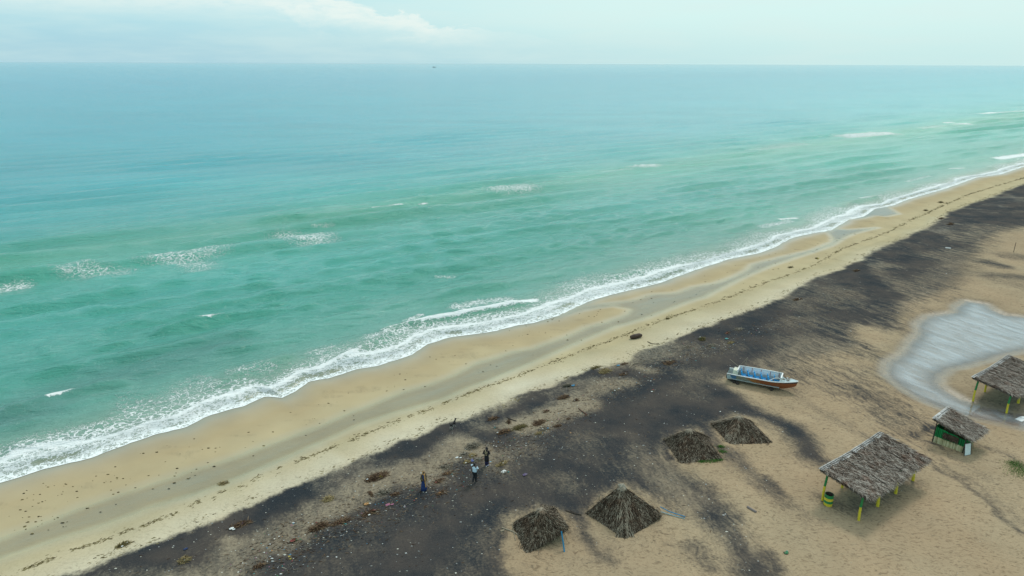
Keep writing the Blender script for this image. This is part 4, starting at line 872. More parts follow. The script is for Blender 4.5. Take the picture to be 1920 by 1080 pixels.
for lx, ly, lw, lab in ((.35, -.15, 1.5, 'dark timber sleeper under the stern of the stranded boat'), (.75, -.35, 1.4, 'second dark timber sleeper just behind the stern sleeper under the boat'), (4.2, -.1, 1.3, 'dark timber sleeper under the orange bow of the boat')):
    p = boat_pt(lx, ly, .09); b = MB(); b.box((0, 0, 0), (.24, lw, .22)); b.box((.02, 0, .12), (.18, lw*.8, .03)); tag(b.build('timber_sleeper', paint('black_timber', (.035, .028, .024), .85, .4), None, p), lab, 'timber').rotation_euler = (0, 0, BOAT.rotation_euler.z+radians(38 if lx < 1 else 5))

# distant boats
def far_boat(px, py, Ln, label):
    x, y = G(px, py); root = empty('fishing_boat', (x, y, 0), radians(8), label=label, cat='boat')
    m = MB(); N = 10; vs = []
    for i in range(N+1):
        f = i/N*2-1; wd = Ln*.13*(1-f**4)+.05; sh = Ln*.10*(1+.7*f*f)
        vs += [(f*Ln/2, -wd, sh), (f*Ln/2*.9, -wd*.5, -.2), (f*Ln/2*.9, wd*.5, -.2), (f*Ln/2, wd, sh)]
    m.add(vs, [(i*4+k, i*4+4+k, i*4+5+k, i*4+k+1) for i in range(N) for k in range(3)]+[(i*4, i*4+3, i*4+7, i*4+4) for i in range(N)]); m.build('hull', M_pole, root)
    c = MB(); c.box((-Ln*.12, 0, Ln*.17), (Ln*.28, Ln*.16, Ln*.14), taper=.85); c.build('cabin', paint('dark_cabin', (.07, .09, .10), .6, .2), root)
    q = MB(); q.tube([(0, 0, Ln*.1), (0, 0, Ln*.38)], Ln*.01, 5); q.build('mast', M_pole, root)
far_boat(811, 126.5, 24, 'tiny dark boat far out at sea just below the horizon')

# ------------------------------------------------------------------ people and the dog
def skin_body(name, chain, mat, parent, sub=2):
    """chain: dict of joint -> (pos, radius, parent joint)"""
    names = list(chain); me = bpy.data.meshes.new(name); me.from_pydata([chain[n][0] for n in names], [(names.index(chain[n][2]), i) for i, n in enumerate(names) if chain[n][2]], [])
    o = bpy.data.objects.new(name+'_cage', me); COL.objects.link(o); md = o.modifiers.new('skin', 'SKIN'); md.use_smooth_shade = True
    for i, n in enumerate(names):
        r = chain[n][1]; r = r if isinstance(r, tuple) else (r, r); me.skin_vertices[0].data[i].radius = r; me.skin_vertices[0].data[i].use_root = chain[n][2] is None
    sb = o.modifiers.new('sub', 'SUBSURF'); sb.levels = sub; sb.render_levels = sub
    dg = bpy.context.evaluated_depsgraph_get(); m2 = bpy.data.meshes.new_from_object(o.evaluated_get(dg)); m2.name = name
    m2.materials.clear(); m2.materials.append(mat); bpy.data.objects.remove(o); r = bpy.data.objects.new(name, m2); COL.objects.link(r)
    if parent is not None: r.parent = parent
    return r
M_skin = paint('dark_brown_skin', (.045, .024, .015), .5, .1)
M_hair = paint('black_hair', (.012, .010, .010), .6, .1)
def hand_chains(ch, side, wrist, d, key):
    """palm, four fingers of different lengths and a thumb that leaves the side of the palm"""
    wv = Vector(wrist); d = Vector(d).normalized(); lat = d.cross(Vector((.2, 1, .1))).normalized(); nm = d.cross(lat).normalized()
    ch[key+'palm'] = (tuple(wv+d*.05), (.030, .016), key+'wrist'); ch[key+'knuckle'] = (tuple(wv+d*.09), (.032, .013), key+'palm')
    for i, (off, L) in enumerate(((-.03, .065), (-.010, .078), (.011, .074), (.031, .056))):
        a = wv+d*.10+lat*off; ch[f'{key}f{i}a'] = (tuple(a), .0085, key+'knuckle'); ch[f'{key}f{i}b'] = (tuple(a+d*L*.55+nm*.008), .008, f'{key}f{i}a'); ch[f'{key}f{i}c'] = (tuple(a+d*L+nm*.03), .007, f'{key}f{i}b')
    t = wv+d*.045-lat*.038; ch[key+'ta'] = (tuple(t), .010, key+'palm'); ch[key+'tb'] = (tuple(t+d*.035-lat*.018+nm*.01), .0085, key+'ta')
def person(px, py, rz, ht, pose, label, outfit):
    k = ht/1.72; loc = W(px, py); root = empty('person', loc, rz, label=label, cat='person'); root.scale = (k, k, k)
    # facing -Y. x to the person's left
    hipz = .92; c = {}
    c['pelvis'] = ((0, 0, hipz), (.155, .105), None); c['waist'] = ((0, .0, 1.06), (.135, .095), 'pelvis'); c['chest'] = ((0, .0, 1.26), (.165, .11), 'waist'); c['upper'] = ((0, .005, 1.40), (.13, .09), 'chest')
    c['neck'] = ((0, -.005, 1.49), (.055, .055), 'upper'); c['jaw'] = ((0, -.02, 1.56), (.068, .078), 'neck'); c['head'] = ((0, -.015, 1.64), (.078, .098), 'jaw'); c['crown'] = ((0, 0, 1.70), (.06, .075), 'head')
    for s, n in ((1, 'L'), (-1, 'R')):
        foot = pose.get('foot'+n, (s*.10, 0, .0)); fx, fy, fz = foot
        kn = pose.get('knee'+n, ((s*.10+fx)/2, (fy)/2-.04, .50+fz*.5))
        c['hip'+n] = ((s*.09, 0, .88), (.095, .10), 'pelvis'); c['knee'+n] = (kn, .062, 'hip'+n); c['calf'+n] = (((kn[0]+fx)/2, (kn[1]+fy)/2+.03, (kn[2]+fz)/2+.04), .056, 'knee'+n)
        c['ank'+n] = ((fx, fy+.02, fz+.09), .040, 'calf'+n); c['ball'+n] = ((fx+s*.01, fy-.10, fz+.04), (.042, .032), 'ank'+n); c['toe'+n] = ((fx+s*.015, fy-.17, fz+.03), (.034, .022), 'ball'+n)
        sh_ = (s*.185, .0, 1.41); el_, wr = pose['arm'+n]
        c['sh'+n] = (sh_, (.062, .062), 'upper'); c['el'+n] = (el_, .042, 'sh'+n); mid = tuple((Vector(el_)*.5+Vector(wr)*.5)); c['fa'+n] = (mid, .038, 'el'+n); c['h'+n+'wrist'] = (wr, .027, 'fa'+n)
        hand_chains(c, s, wr, Vector(wr)-Vector(el_), 'h'+n)
    skin_body('body', c, M_skin, root)
    # face: eyes, nose, mouth, ears in one mesh
    EW, LP = paint('eye_white', (.6, .6, .58), .3, 0), paint('lips', (.09, .03, .028), .5, .1)
    for s in (-1, 1):
        e_ = MB(); e_.lump((s*.032, -.108, 1.635), (.012, .006, .010), 0, .5, rnd, 8, 3, .02); e_.build('eye', EW, root)
        e_ = MB(); e_.lump((s*.082, -.01, 1.62), (.010, .020, .032), 0, .5, rnd, 8, 3, .05); e_.build('ear', M_skin, root)
    fm = MB()
    fm.tube([(0, -.100, 1.645), (0, -.128, 1.605), (0, -.112, 1.598)], [.010, .017, .014], 7, 0); fm.build('nose', M_skin, root); fm = MB(); fm.tube([(-.026, -.105, 1.568), (0, -.114, 1.566), (.026, -.105, 1.568)], [.005, .009, .005], 6, 0)
    fm.build('mouth', LP, root)
    def garment(name, rings, mat, n=20, open_bottom=True, lab=None):
        """rings: (x,y,z,rx,ry,fold)"""
        m = MB(); vs = []; fs = []
        for (x, y, z, rx, ry, fo) in rings:
            for q in range(n):
                a = 2*pi*q/n; f_ = 1+fo*(.5*sin(a*5+z*3)+.5*sin(a*3+1.3)); vs.append((x+rx*cos(a)*f_, y+ry*sin(a)*f_, z))
        for i in range(len(rings)-1):
            for q in range(n): fs.append((i*n+q, i*n+(q+1) % n, (i+1)*n+(q+1) % n, (i+1)*n+q))
        m.add(vs, fs); o = m.build(name, mat, root, smooth=True); sm = o.modifiers.new('thick', 'SOLIDIFY'); sm.thickness = .008
        if lab: o['label'] = lab
        return o
    def sleeve(name, s, n, mat, upto=1.0, rad=.062):
        a = Vector((s*.155, 0, 1.43)); e, wr = map(Vector, pose['arm'+n]); m = MB(); pts = [a, a*.5+e*.5, e, e+(wr-e)*.5*upto, e+(wr-e)*.95*upto]
        if upto <= .05: pts = [a, a*.6+e*.4, a*.25+e*.75]
        m.tube(pts, [rad*1.25]+[rad]*(len(pts)-2)+[rad*.85], 12, caps=False); return m.build(name, mat, root, smooth=True)
    hr = MB(); hr.lump((0, .012, 1.635), (.096, .112, .120), 0, .5, rnd, 12, 5, .03); hr.build('hair', M_hair, root, smooth=True)
    outfit(root, garment, sleeve, c)
    return root
def outfit_shirt(root, garment, sleeve, c):
    M_s = paint('white_shirt_cloth', (.58, .72, .82), .8, .05, 5); M_t = paint('black_trouser_cloth', (.012, .013, .017), .85, .1)
    garment('shirt', [(0, 0, .90, .175, .125, .05), (0, 0, 1.05, .165, .12, .03), (0, 0, 1.25, .19, .135, .02), (0, 0, 1.38, .19, .12, .01), (0, 0, 1.455, .11, .085, 0), (0, 0, 1.49, .065, .065, 0)], M_s)
    sleeve('sleeve', 1, 'L', M_s, .02, .075); sleeve('sleeve', -1, 'R', M_s, .02, .075)
    for s, n in ((1, 'L'), (-1, 'R')):
        m = MB(); P = [c['hip'+n][0], c['knee'+n][0], c['calf'+n][0], c['ank'+n][0]]; P = [Vector(P[0])+Vector((0, 0, .08))]+[Vector(p) for p in P]; m.tube(P, [.115, .115, .085, .075, .06], 12, caps=False); m.build('trouser_leg', M_t, root, smooth=True)
    m = MB(); m.tube([(0, 0, .99), (0, 0, .86)], .165, 14); m.build('trouser_top', M_t, root, smooth=True)
def outfit_robe(root, garment, sleeve, c):
    M_r = paint('black_robe_cloth', (.014, .013, .018), .85, .1); M_b = paint('navy_skirt_cloth', (.016, .016, .06), .85, .1); M_sc = paint('tan_scarf_cloth', (.42, .33, .20), .85, .25, 12); M_l = paint('lavender_hem', (.42, .40, .52), .85, .1)
    garment('robe', [(0, 0, .45, .19, .16, .09), (0, 0, .75, .19, .155, .06), (0, 0, 1.05, .165, .125, .03), (0, 0, 1.28, .195, .14, .02), (0, 0, 1.42, .18, .115, .0), (0, 0, 1.50, .075, .075, 0)], M_r)
    garment('skirt', [(0, 0, .10, .17, .15, .10), (0, 0, .35, .17, .15, .08), (0, 0, .70, .175, .145, .05)], M_b)
    garment('hem', [(.02, 0, .035, .165, .15, .1), (.01, 0, .14, .162, .147, .1)], M_l)
    sleeve('sleeve', 1, 'L', M_r, .9); sleeve('sleeve', -1, 'R', M_r, .9)
    m = MB()
    for s in (-1, 1): m.box((s*.055, -.165, 1.24), (.075, .03, .36), 0, M=Matrix.Rotation(radians(s*6), 3, 'Y'))
    m.tube([(.09, -.03, 1.50), (.06, .07, 1.50), (-.06, .07, 1.50), (-.09, -.03, 1.50), (-.06, -.14, 1.40)], .035, 8); m.build('scarf', M_sc, root)
    m = MB(); m.lump((0, .02, 1.63), (.108, .125, .135), 0, .5, rnd, 14, 5, .02); m.tube([(0, .03, 1.66), (0, .05, 1.45)], [.10, .12], 12); m.build('head_covering', M_r, root, smooth=True)
def outfit_dress(root, garment, sleeve, c):
    M_d = paint('deep_blue_dress_cloth', (.010, .035, .14), .85, .15); M_o = paint('ochre_shawl_cloth', (.48, .27, .10), .85, .3, 10); M_k = paint('olive_brown_shawl_cloth', (.10, .075, .035), .9, .2)
    garment('dress', [(0, 0, .03, .27, .22, .10), (0, 0, .30, .24, .19, .09), (0, 0, .65, .20, .16, .05), (0, 0, 1.05, .165, .125, .03), (0, 0, 1.28, .19, .135, .02), (0, 0, 1.42, .17, .11, 0), (0, 0, 1.50, .07, .07, 0)], M_d)
    sleeve('sleeve', 1, 'L', M_k, .9); sleeve('sleeve', -1, 'R', M_k, .9)
    garment('shawl', [(0, .05, .85, .225, .14, .06), (0, .04, 1.10, .215, .15, .04), (0, .03, 1.32, .215, .15, .02), (0, .02, 1.46, .13, .10, 0), (0, .02, 1.52, .08, .08, 0)], M_k)
    m = MB()
    for i, (z0, z1) in enumerate(((1.50, 1.1), (1.1, .7), (.7, .38))): m.box((.02*i, -.165-.02*i, (z0+z1)/2), (.12-.015*i, .03, z0-z1+.02), 0, M=Matrix.Rotation(radians(-3), 3, 'X'))
    m.tube([(0, -.02, 1.73), (.07, 0, 1.66), (.08, -.02, 1.55), (.03, -.12, 1.48)], [.04, .05, .05, .04], 8); m.tube([(0, -.02, 1.73), (-.07, 0, 1.66), (-.08, -.02, 1.55), (-.02, -.12, 1.48)], [.04, .05, .05, .04], 8); m.build('scarf', M_o, root)
away = pi
pA = person(893, 905, radians(155), 1.68, dict(footL=(.08, .16, .06), footR=(-.04, -.12, 0), kneeL=(.10, -.10, .52), kneeR=(-.07, -.06, .50), armR=((-.33, -.02, 1.22), (-.24, -.20, 1.20)), armL=((.36, -.10, 1.46), (.30, -.16, 1.66))),
       'person in a white shirt and black trousers walking with one arm raised', outfit_shirt)
pB = person(915, 873, radians(-12), 1.60, dict(armL=((.27, .0, 1.13), (.09, -.22, 1.22)), armR=((-.28, .02, 1.13), (-.09, -.22, 1.20))),
       'person in a dark robe with tan scarf, hands held at the chest', outfit_robe)
pC = person(798, 919, radians(40), 1.58, dict(armL=((.24, .02, 1.12), (.14, -.16, 1.00)), armR=((-.24, .04, 1.12), (-.14, -.16, 1.02))),
       'person in a long blue dress and ochre scarf, alone left of the others', outfit_dress)
def raised(rootp, p):
    m = Matrix.Translation(rootp.location) @ Matrix.Rotation(rootp.rotation_euler.z, 4, 'Z') @ Matrix.Scale(rootp.scale[0], 4); return m @ Vector(p)
bg_ = MB(); bg_.lump((0, 0, -.03), (.11, .08, .11), 0, .5, rnd, 9, 4, .25); bg_.lump((.02, 0, -.01), (.10, .07, -.08), 0, .5, rnd, 9, 3, .2)
tag(bg_.build('cloth_bundle', paint('violet_cloth', (.17, .18, .42), .8, .2), None, raised(pA, (.30, -.18, 1.76))), 'violet cloth bundle held up in the raised hand of the white shirted person', 'bundle')
def dog():
    root = empty('dog', W(851.5, 803), radians(150), label='black dog with pale legs standing on the edge of the black sand', cat='dog')
    c = {'chest': ((0, -.18, .46), (.095, .12), None), 'belly': ((0, .05, .47), (.08, .09), 'chest'), 'rump': ((0, .26, .47), (.08, .09), 'belly'), 'tail1': ((0, .36, .52), .025, 'rump'), 'tail2': ((.02, .46, .64), .018, 'tail1'), 'tail3': ((.03, .46, .74), .012, 'tail2'),
         'neck': ((0, -.30, .60), (.06, .065), 'chest'), 'head': ((0, -.37, .72), (.058, .062), 'neck'), 'brow': ((0, -.43, .73), (.045, .045), 'head'), 'muzz': ((0, -.52, .70), (.028, .027), 'brow')}
    for s, n in ((1, 'L'), (-1, 'R')):
        c['ear'+n] = ((s*.05, -.36, .79), .020, 'head'); c['eart'+n] = ((s*.065, -.36, .83), .008, 'ear'+n)
        c['sh'+n] = ((s*.08, -.20, .38), .05, 'chest'); c['elb'+n] = ((s*.08, -.17+s*.03, .27), .032, 'sh'+n); c['wr'+n] = ((s*.08, -.19+s*.05, .13), .023, 'elb'+n); c['pw'+n] = ((s*.08, -.22+s*.05, .02), (.028, .018), 'wr'+n)
        c['hp'+n] = ((s*.07, .25, .40), .058, 'rump'); c['kn'+n] = ((s*.08, .19+s*.03, .29), .042, 'hp'+n); c['hk'+n] = ((s*.08, .31+s*.03, .17), .024, 'kn'+n); c['hs'+n] = ((s*.08, .29+s*.03, .06), .020, 'hk'+n); c['hf'+n] = ((s*.08, .26+s*.03, .02), (.026, .016), 'hs'+n)
    mt, h, out = newmat('dog_fur'); sx = h.n('ShaderNodeSeparateXYZ'); oc = h.n('ShaderNodeTexCoord').outputs['Object']; h.put(sx.inputs[0], oc)
    col = h.mix(h.smooth(h.math('ADD', sx.outputs[2], h.math('MULTIPLY', h.noise(oc, 9, 3), .12)), .30, .36), (.36, .34, .30), (.014, .012, .012)); principled(h, out, col, .8)
    skin_body('body', c, mt, root)
    fm = MB(); fm.lump((0, -.545, .70), (.014, .012, .012), 0, .5, rnd, 7, 3, .05); fm.build('nose', M_hair, root)
    for s in (-1, 1): fm = MB(); fm.lump((s*.026, -.468, .745), (.007, .006, .008), 0, .5, rnd, 6, 3, .05); fm.build('eye', paint('eye_brown', (.05, .02, .01), .2, 0), root)
dog()

# ------------------------------------------------------------------ heaps of flotsam, each a thing
M_twig = tinted('red_brown_twigs', (.035, .018, .010), (.10, .058, .034), (.26, .18, .11), nscale=5, namp=.25)
M_straw = tinted('straw_tangle', (.06, .045, .02), (.24, .18, .085), (.42, .34, .18), nscale=5, namp=.25)
M_grey = tinted('grey_twigs', (.05, .042, .032), (.19, .16, .12), (.42, .38, .31), nscale=5, namp=.25)
M_weedm = tinted('olive_seaweed', (.05, .038, .016), (.13, .105, .042), (.24, .20, .09), nscale=4, namp=.25)
M_rag = {c: paint('rag_'+c, v, .7, .15, 14) for c, v in dict(white=(.66, .68, .67), blue=(.05, .22, .38), teal=(.06, .28, .28), pink=(.33, .12, .20), orange=(.42, .22, .08), red=(.26, .05, .05), yellow=(.45, .36, .07), purple=(.10, .07, .16), navy=(.01, .03, .11), green=(.02, .14, .05)).items()}
def rag(m, c, r, mi=0):
    """crumpled sheet"""
    n = 6; vs = []
    for i in range(n):
        for j in range(n):
            u, v = i/(n-1)*2-1, j/(n-1)*2-1; k = 1-.25*u*u*v*v; vs.append((c[0]+u*r*k+rnd.uniform(-.12, .12)*r, c[1]+v*r*.7*k+rnd.uniform(-.12, .12)*r, c[2]+.02+rnd.random()*r*.5*(1-max(abs(u), abs(v))*.7)))
    fs = [(i*n+j, (i+1)*n+j, (i+1)*n+j+1, i*n+j+1) for i in range(n-1) for j in range(n-1)]; m.add(vs, fs, mi); m.add([(v[0], v[1], v[2]-.012) for v in vs], [f[::-1] for f in fs], mi)
def heap(px, py, rx, ry, hgt, n, mat, label, rag_cols=(), rz=0.65, name='driftwood_heap', cat='driftwood'):
    c = W(px, py); root = empty(name, c, rz, label=label, cat=cat); rx *= .86; ry *= .86; hgt *= .9; rag_cols = [(a_, b_*.86, c_*.86, d_*.8) for a_, b_, c_, d_ in rag_cols]
    m = MB(); m.lump((0, 0, -.02), (rx*.75, ry*.75, hgt*.45), 0, .3, rnd, 11, 3, .35)
    for k in range(n):
        a = rnd.random()*2*pi; q = rnd.random()**.6; p = Vector((cos(a)*rx*q, sin(a)*ry*q, hgt*(1-q*q)*rnd.uniform(.3, 1))); b = rnd.gauss(0, .9)+(rnd.random() < .3)*1.5
        d = Vector((cos(b), sin(b), rnd.uniform(-.25, .25)))*rnd.uniform(.08, .32)*min(1.6, rx*1.6+.3); e = p+d; e.z = max(e.z, .0); mid = (p+e)/2+Vector((rnd.uniform(-.04, .04), rnd.uniform(-.04, .04), .02))
        r = rnd.uniform(.006, .022); m.tube([p, mid, e], [r, r, r*.5], 4, 0, rnd.gauss(.5, .25))
    m.build('tangle', mat, root)
    for q, (col, x, y, r) in enumerate(rag_cols):
        g_ = MB(); rag(g_, (x, y, hgt*.35), r); g_.build('rag', M_rag[col], root)['label'] = col+' scrap caught in the heap'
    return root
H = heap
H(708, 896, 1.15, .5, .35, 260, M_twig, 'wide red brown twig heap with a yellow scrap, left of the person in blue', [('yellow', .35, -.25, .18), ('white', -.8, .1, .10)])
H(617, 937, .50, .36, .22, 150, M_straw, 'round straw coloured tangle alone on the black sand strip')
H(349, 1052, .42, .34, .30, 170, M_straw, 'bushy straw tangle with a white scrap near the bottom left of the black sand', [('white', .1, -.1, .13)])
H(234, 1023, .55, .22, .15, 120, M_weedm, 'dark weed clump with two white scraps on pale sand by the bottom left', [('white', -.05, -.15, .10), ('white', .3, .08, .09)], name='seaweed_clump', cat='seaweed')
H(421, 907, .40, .22, .15, 120, M_straw, 'small ochre clump with white scrap beside the grey runnel', [('white', .25, .05, .10)], name='seaweed_clump', cat='seaweed')
H(453, 985, .9, .30, .16, 130, M_twig, 'brown twigs with a hanging white rag on the black sand at lower left', [('white', -.65, -.10, .20), ('white', -.55, -.32, .12), ('purple', .1, .05, .2)])
H(600, 990, .85, .32, .28, 240, M_twig, 'dark red brown heap at the lower left, the largest in the litter line there')
H(640, 980, .80, .26, .14, 130, M_twig, 'flat red brown twigs just right of the largest lower left heap')
H(488, 1063, .42, .18, .18, 90, M_twig, 'brown curved twig heap close to the bottom edge of the picture')
H(553, 1015, .30, .20, .20, 50, M_twig, 'small heap with a dark red rag in the lower left litter', [('red', 0, 0, .22), ('green', .2, -.1, .08)])
H(690, 946, .30, .2, .12, 30, M_straw, 'small orange rag heap left of the pink rag', [('orange', 0, 0, .22), ('white', .25, -.12, .09)], name='rag_heap', cat='rags')
H(695, 963, .75, .25, .18, 120, M_twig, 'brown twigs with a crimson rag below the orange rag', [('red', .35, .1, .16), ('pink', .5, .05, .10), ('white', -.1, -.25, .10)])
H(733, 947, .30, .2, .10, 12, M_grey, 'pink rag spread on the black sand', [('pink', -.12, .05, .20), ('pink', .2, -.12, .15)], name='rag_heap', cat='rags')
H(720, 924, .75, .28, .22, 170, M_grey, 'grey and brown stick heap below the wide twig heap with the yellow scrap')
H(743, 928, .4, .2, .12, 80, M_twig, 'small brown twig heap right of the grey stick heap')
H(698, 927, .16, .45, .15, 60, M_twig, 'narrow upright brown clump between the yellow scrap heap and the orange rag')
H(887, 838, .75, .48, .38, 200, M_grey, 'pale criss-cross driftwood pile on the light sand above the people')
H(873, 852, .40, .30, .18, 120, M_grey, 'round tangled net pile with white scraps below the criss-cross driftwood', [('white', 0, 0, .14)])
H(887, 855, .36, .26, .16, 100, M_straw, 'round straw pile right of the tangled net pile', [('white', 0, -.03, .14)])
H(862, 858, .20, .12, .06, 8, M_grey, 'white foam scraps left of the tangled net pile', [('white', -.12, .05, .16), ('white', .12, -.18, .12)], name='rag_heap', cat='rags')
H(877, 867, .36, .24, .14, 80, M_straw, 'ochre litter pile with white scraps left of the white shirted person', [('white', -.1, -.1, .10), ('orange', .1, .05, .1)])
H(898, 863, .5, .28, .16, 110, M_grey, 'grey twig pile just above the head of the white shirted person', [('teal', .15, -.1, .10), ('white', .05, .15, .10)])
H(838, 876, .5, .45, .16, 140, M_grey, 'grey twig tangle between the person in blue and the person in white')
H(840, 889, .6, .22, .08, 60, M_twig, 'flat reddish litter patch right of the person in blue', [('orange', .1, 0, .12)])
H(825, 903, .5, .22, .12, 80, M_twig, 'brown litter patch touching the hem of the blue dress', [('red', -.25, 0, .10)])
H(830, 925, .6, .25, .10, 80, M_twig, 'rust coloured litter patch down the beach from the blue dress', [('orange', -.1, .05, .10), ('white', .3, -.1, .06)])
H(942, 871, .7, .25, .12, 90, M_straw, 'ochre twig band right of the dark robed person', [('white', .25, .05, .10)])
H(947, 885, .5, .3, .08, 30, M_grey, 'pale sheet of plastic with scraps right of the white shirted person', [('white', 0, 0, .26), ('teal', .3, -.3, .08)])
H(987, 891, .26, .16, .12, 10, M_grey, 'purple bag lying alone on black sand right of the people', [('purple', 0, 0, .25)], name='plastic_bag', cat='bag')
H(925, 786, .60, .25, .16, 120, M_twig, 'reddish twig patch on mauve sand nearest the dog')
H(956, 793, .22, .26, .42, 70, M_twig, 'dark red brown root stump standing on the sand')
H(975, 803, .9, .35, .22, 170, M_weedm, 'olive brown weed drift running down from the root stump')
H(945, 811, .75, .28, .20, 120, M_twig, 'brown branches with a pale end left of the olive weed drift', [('orange', .6, -.1, .10), ('white', -.5, .2, .10)])
H(930, 803, .3, .2, .12, 50, M_grey, 'small grey heap with teal scrap above the brown branches', [('teal', 0, 0, .13)])
H(1013, 794, .85, .30, .22, 170, M_twig, 'arched brown twig drift on the pale sand, right of the root stump')
H(1022, 805, .7, .30, .15, 110, M_grey, 'grey litter with blue scraps just below the arched brown twigs', [('blue', .35, -.12, .13), ('white', -.1, .1, .10)])
H(1048, 799, .40, .16, .12, 70, M_twig, 'small flat brown heap right of the grey litter with blue scraps')
H(1012, 813, .45, .14, .12, 70, M_straw, 'small ochre heap below the grey litter with blue scraps')
H(1026, 772, .42, .18, .14, 70, M_twig, 'small brown heap in the middle of the pale drift')
H(1058, 746, .75, .28, .22, 200, M_twig, 'fan of red twigs on the sand below the log with the blue bag')
H(1082, 751, .45, .3, .10, 60, M_twig, 'thin dark scatter of twigs right of the red twig fan', [('white', -.2, .1, .08)])
H(1067, 786, .25, .14, .12, 50, M_twig, 'small brown heap below the dark red brown branch')
H(1076, 724, .16, .14, .18, 4, M_grey, 'bright blue bag at the end of the grey brown log', [('blue', 0, 0, .24), ('orange', .3, -.15, .07)], name='plastic_bag', cat='bag')
H(1135, 697, .95, .40, .25, 260, M_straw, 'large pale straw and twig drift on the dune edge')
H(1118, 690, .7, .18, .10, 90, M_weedm, 'brown weed line running up from the pale straw drift')
H(1160, 686, .20, .16, .12, 4, M_grey, 'blue bag on the dune edge beside a rust branch', [('blue', 0, 0, .22), ('white', .2, 0, .10)], name='plastic_bag', cat='bag')
H(1171, 683, .6, .12, .12, 60, M_twig, 'rust coloured branch right of the blue bag on the dune edge')
H(1170, 702, .6, .3, .12, 90, M_twig, 'brown twigs with a pale stick below the blue bag on the dune edge', [('white', .35, 0, .08)])
H(1255, 681, 1.0, .42, .20, 160, M_twig, 'brown and green twig drift with white scrap left of the boat', [('white', .6, .25, .12), ('green', .7, .2, .1), ('orange', .1, -.1, .10)])
H(1317, 637, .55, .40, .38, 160, M_weedm, 'green brown bush heap with a pale rag above it, on the dune edge', [('green', -.1, .2, .18), ('white', .2, .5, .16)])
H(1335, 648, .7, .35, .15, 120, M_grey, 'grey twig drift right of the green brown bush heap')
H(1363, 636, .22, .16, .14, 4, M_grey, 'teal bag on the black sand above the boat', [('teal', 0, 0, .26)], name='plastic_bag', cat='bag')
H(1371, 643, .55, .2, .14, 80, M_straw, 'ochre twigs just below the teal bag')
H(1365, 625, .6, .2, .10, 60, M_twig, 'reddish twigs with a red scrap just above the teal bag', [('red', -.1, .05, .16)])
H(1385, 618, .8, .35, .14, 120, M_grey, 'grey twig drift on the dune edge above the teal bag', [('white', .1, 0, .10)])
H(1287, 651, .65, .28, .12, 90, M_grey, 'dark round twig patch left of the green brown bush heap')
H(1155, 732, .4, .2, .10, 50, M_grey, 'small grey litter patch with white scrap below the pale straw drift', [('white', -.1, -.05, .10)])
H(1225, 733, .35, .2, .08, 20, M_grey, 'pale rag with a crimson scrap on black sand left of the boat', [('white', -.25, -.1, .12), ('red', .2, .1, .11)], name='rag_heap', cat='rags')
H(1605, 508, .9, .3, .2, 110, M_twig, 'red brown heap with white scraps on the far black sand edge', [('white', .4, -.1, .14)])
H(1782, 421, 1.2, .5, .45, 130, M_twig, 'dark red brown heap on black sand toward the upper right')
H(1495, 562, 1.0, .3, .2, 110, M_twig, 'rust coloured branch heap above and right of the boat', [('white', .4, -.1, .14)])
H(1764, 410, 1.3, .4, .25, 110, M_twig, 'rust coloured weed line across the edge of the far black sand')
H(1531, 485, .4, .3, .25, 70, M_weedm, 'yellow green weed clump on the far pale beach', [('yellow', 0, -.2, .25)], name='seaweed_clump', cat='seaweed')
H(1482, 502, .6, .3, .25, 70, M_weedm, 'dark weed clump on the far pale beach, left of the yellow green one', name='seaweed_clump', cat='seaweed')
H(1763, 380, 1.4, .6, .4, 80, M_weedm, 'large dark weed clump on the pale beach at far right', name='seaweed_clump', cat='seaweed')
H(1735, 395, .8, .5, .4, 60, M_weedm, 'smaller dark weed clump on the pale beach at far right', name='seaweed_clump', cat='seaweed')
H(1252, 598, .42, .22, .14, 70, M_weedm, 'dark weed clump in the wrack line above the thick log', name='seaweed_clump', cat='seaweed')
H(1478, 1037, .25, .12, .08, 6, M_grey, 'small green plastic scrap alone on pale sand below the long shelter', [('green', 0, 0, .20), ('teal', .15, .05, .10)], name='plastic_bag', cat='bag')
H(548, 1047, .08, .35, .06, 10, M_straw, 'upright yellow strip of plastic in the lower left litter', [('yellow', 0, .2, .10), ('yellow', 0, -.1, .09), ('red', 0, -.4, .06)], name='plastic_strip', cat='plastic')
H(352, 1030, .14, .10, .06, 4, M_grey, 'dark navy scrap on black sand above the bushy straw tangle', [('navy', 0, 0, .17)], name='plastic_bag', cat='bag')
# white sheet lying in the lagoon at the frame edge
c_ = W(1916, 787); wsh = MB(); wsh.box((0, 0, .05), (.9, .55, .05), rz=.5); wsh.box((.35, .25, .10), (.4, .3, .03), rz=.2); tag(wsh.build('white_board', M_white, None, c_), 'white board lying in the shallow water at the right edge', 'board')

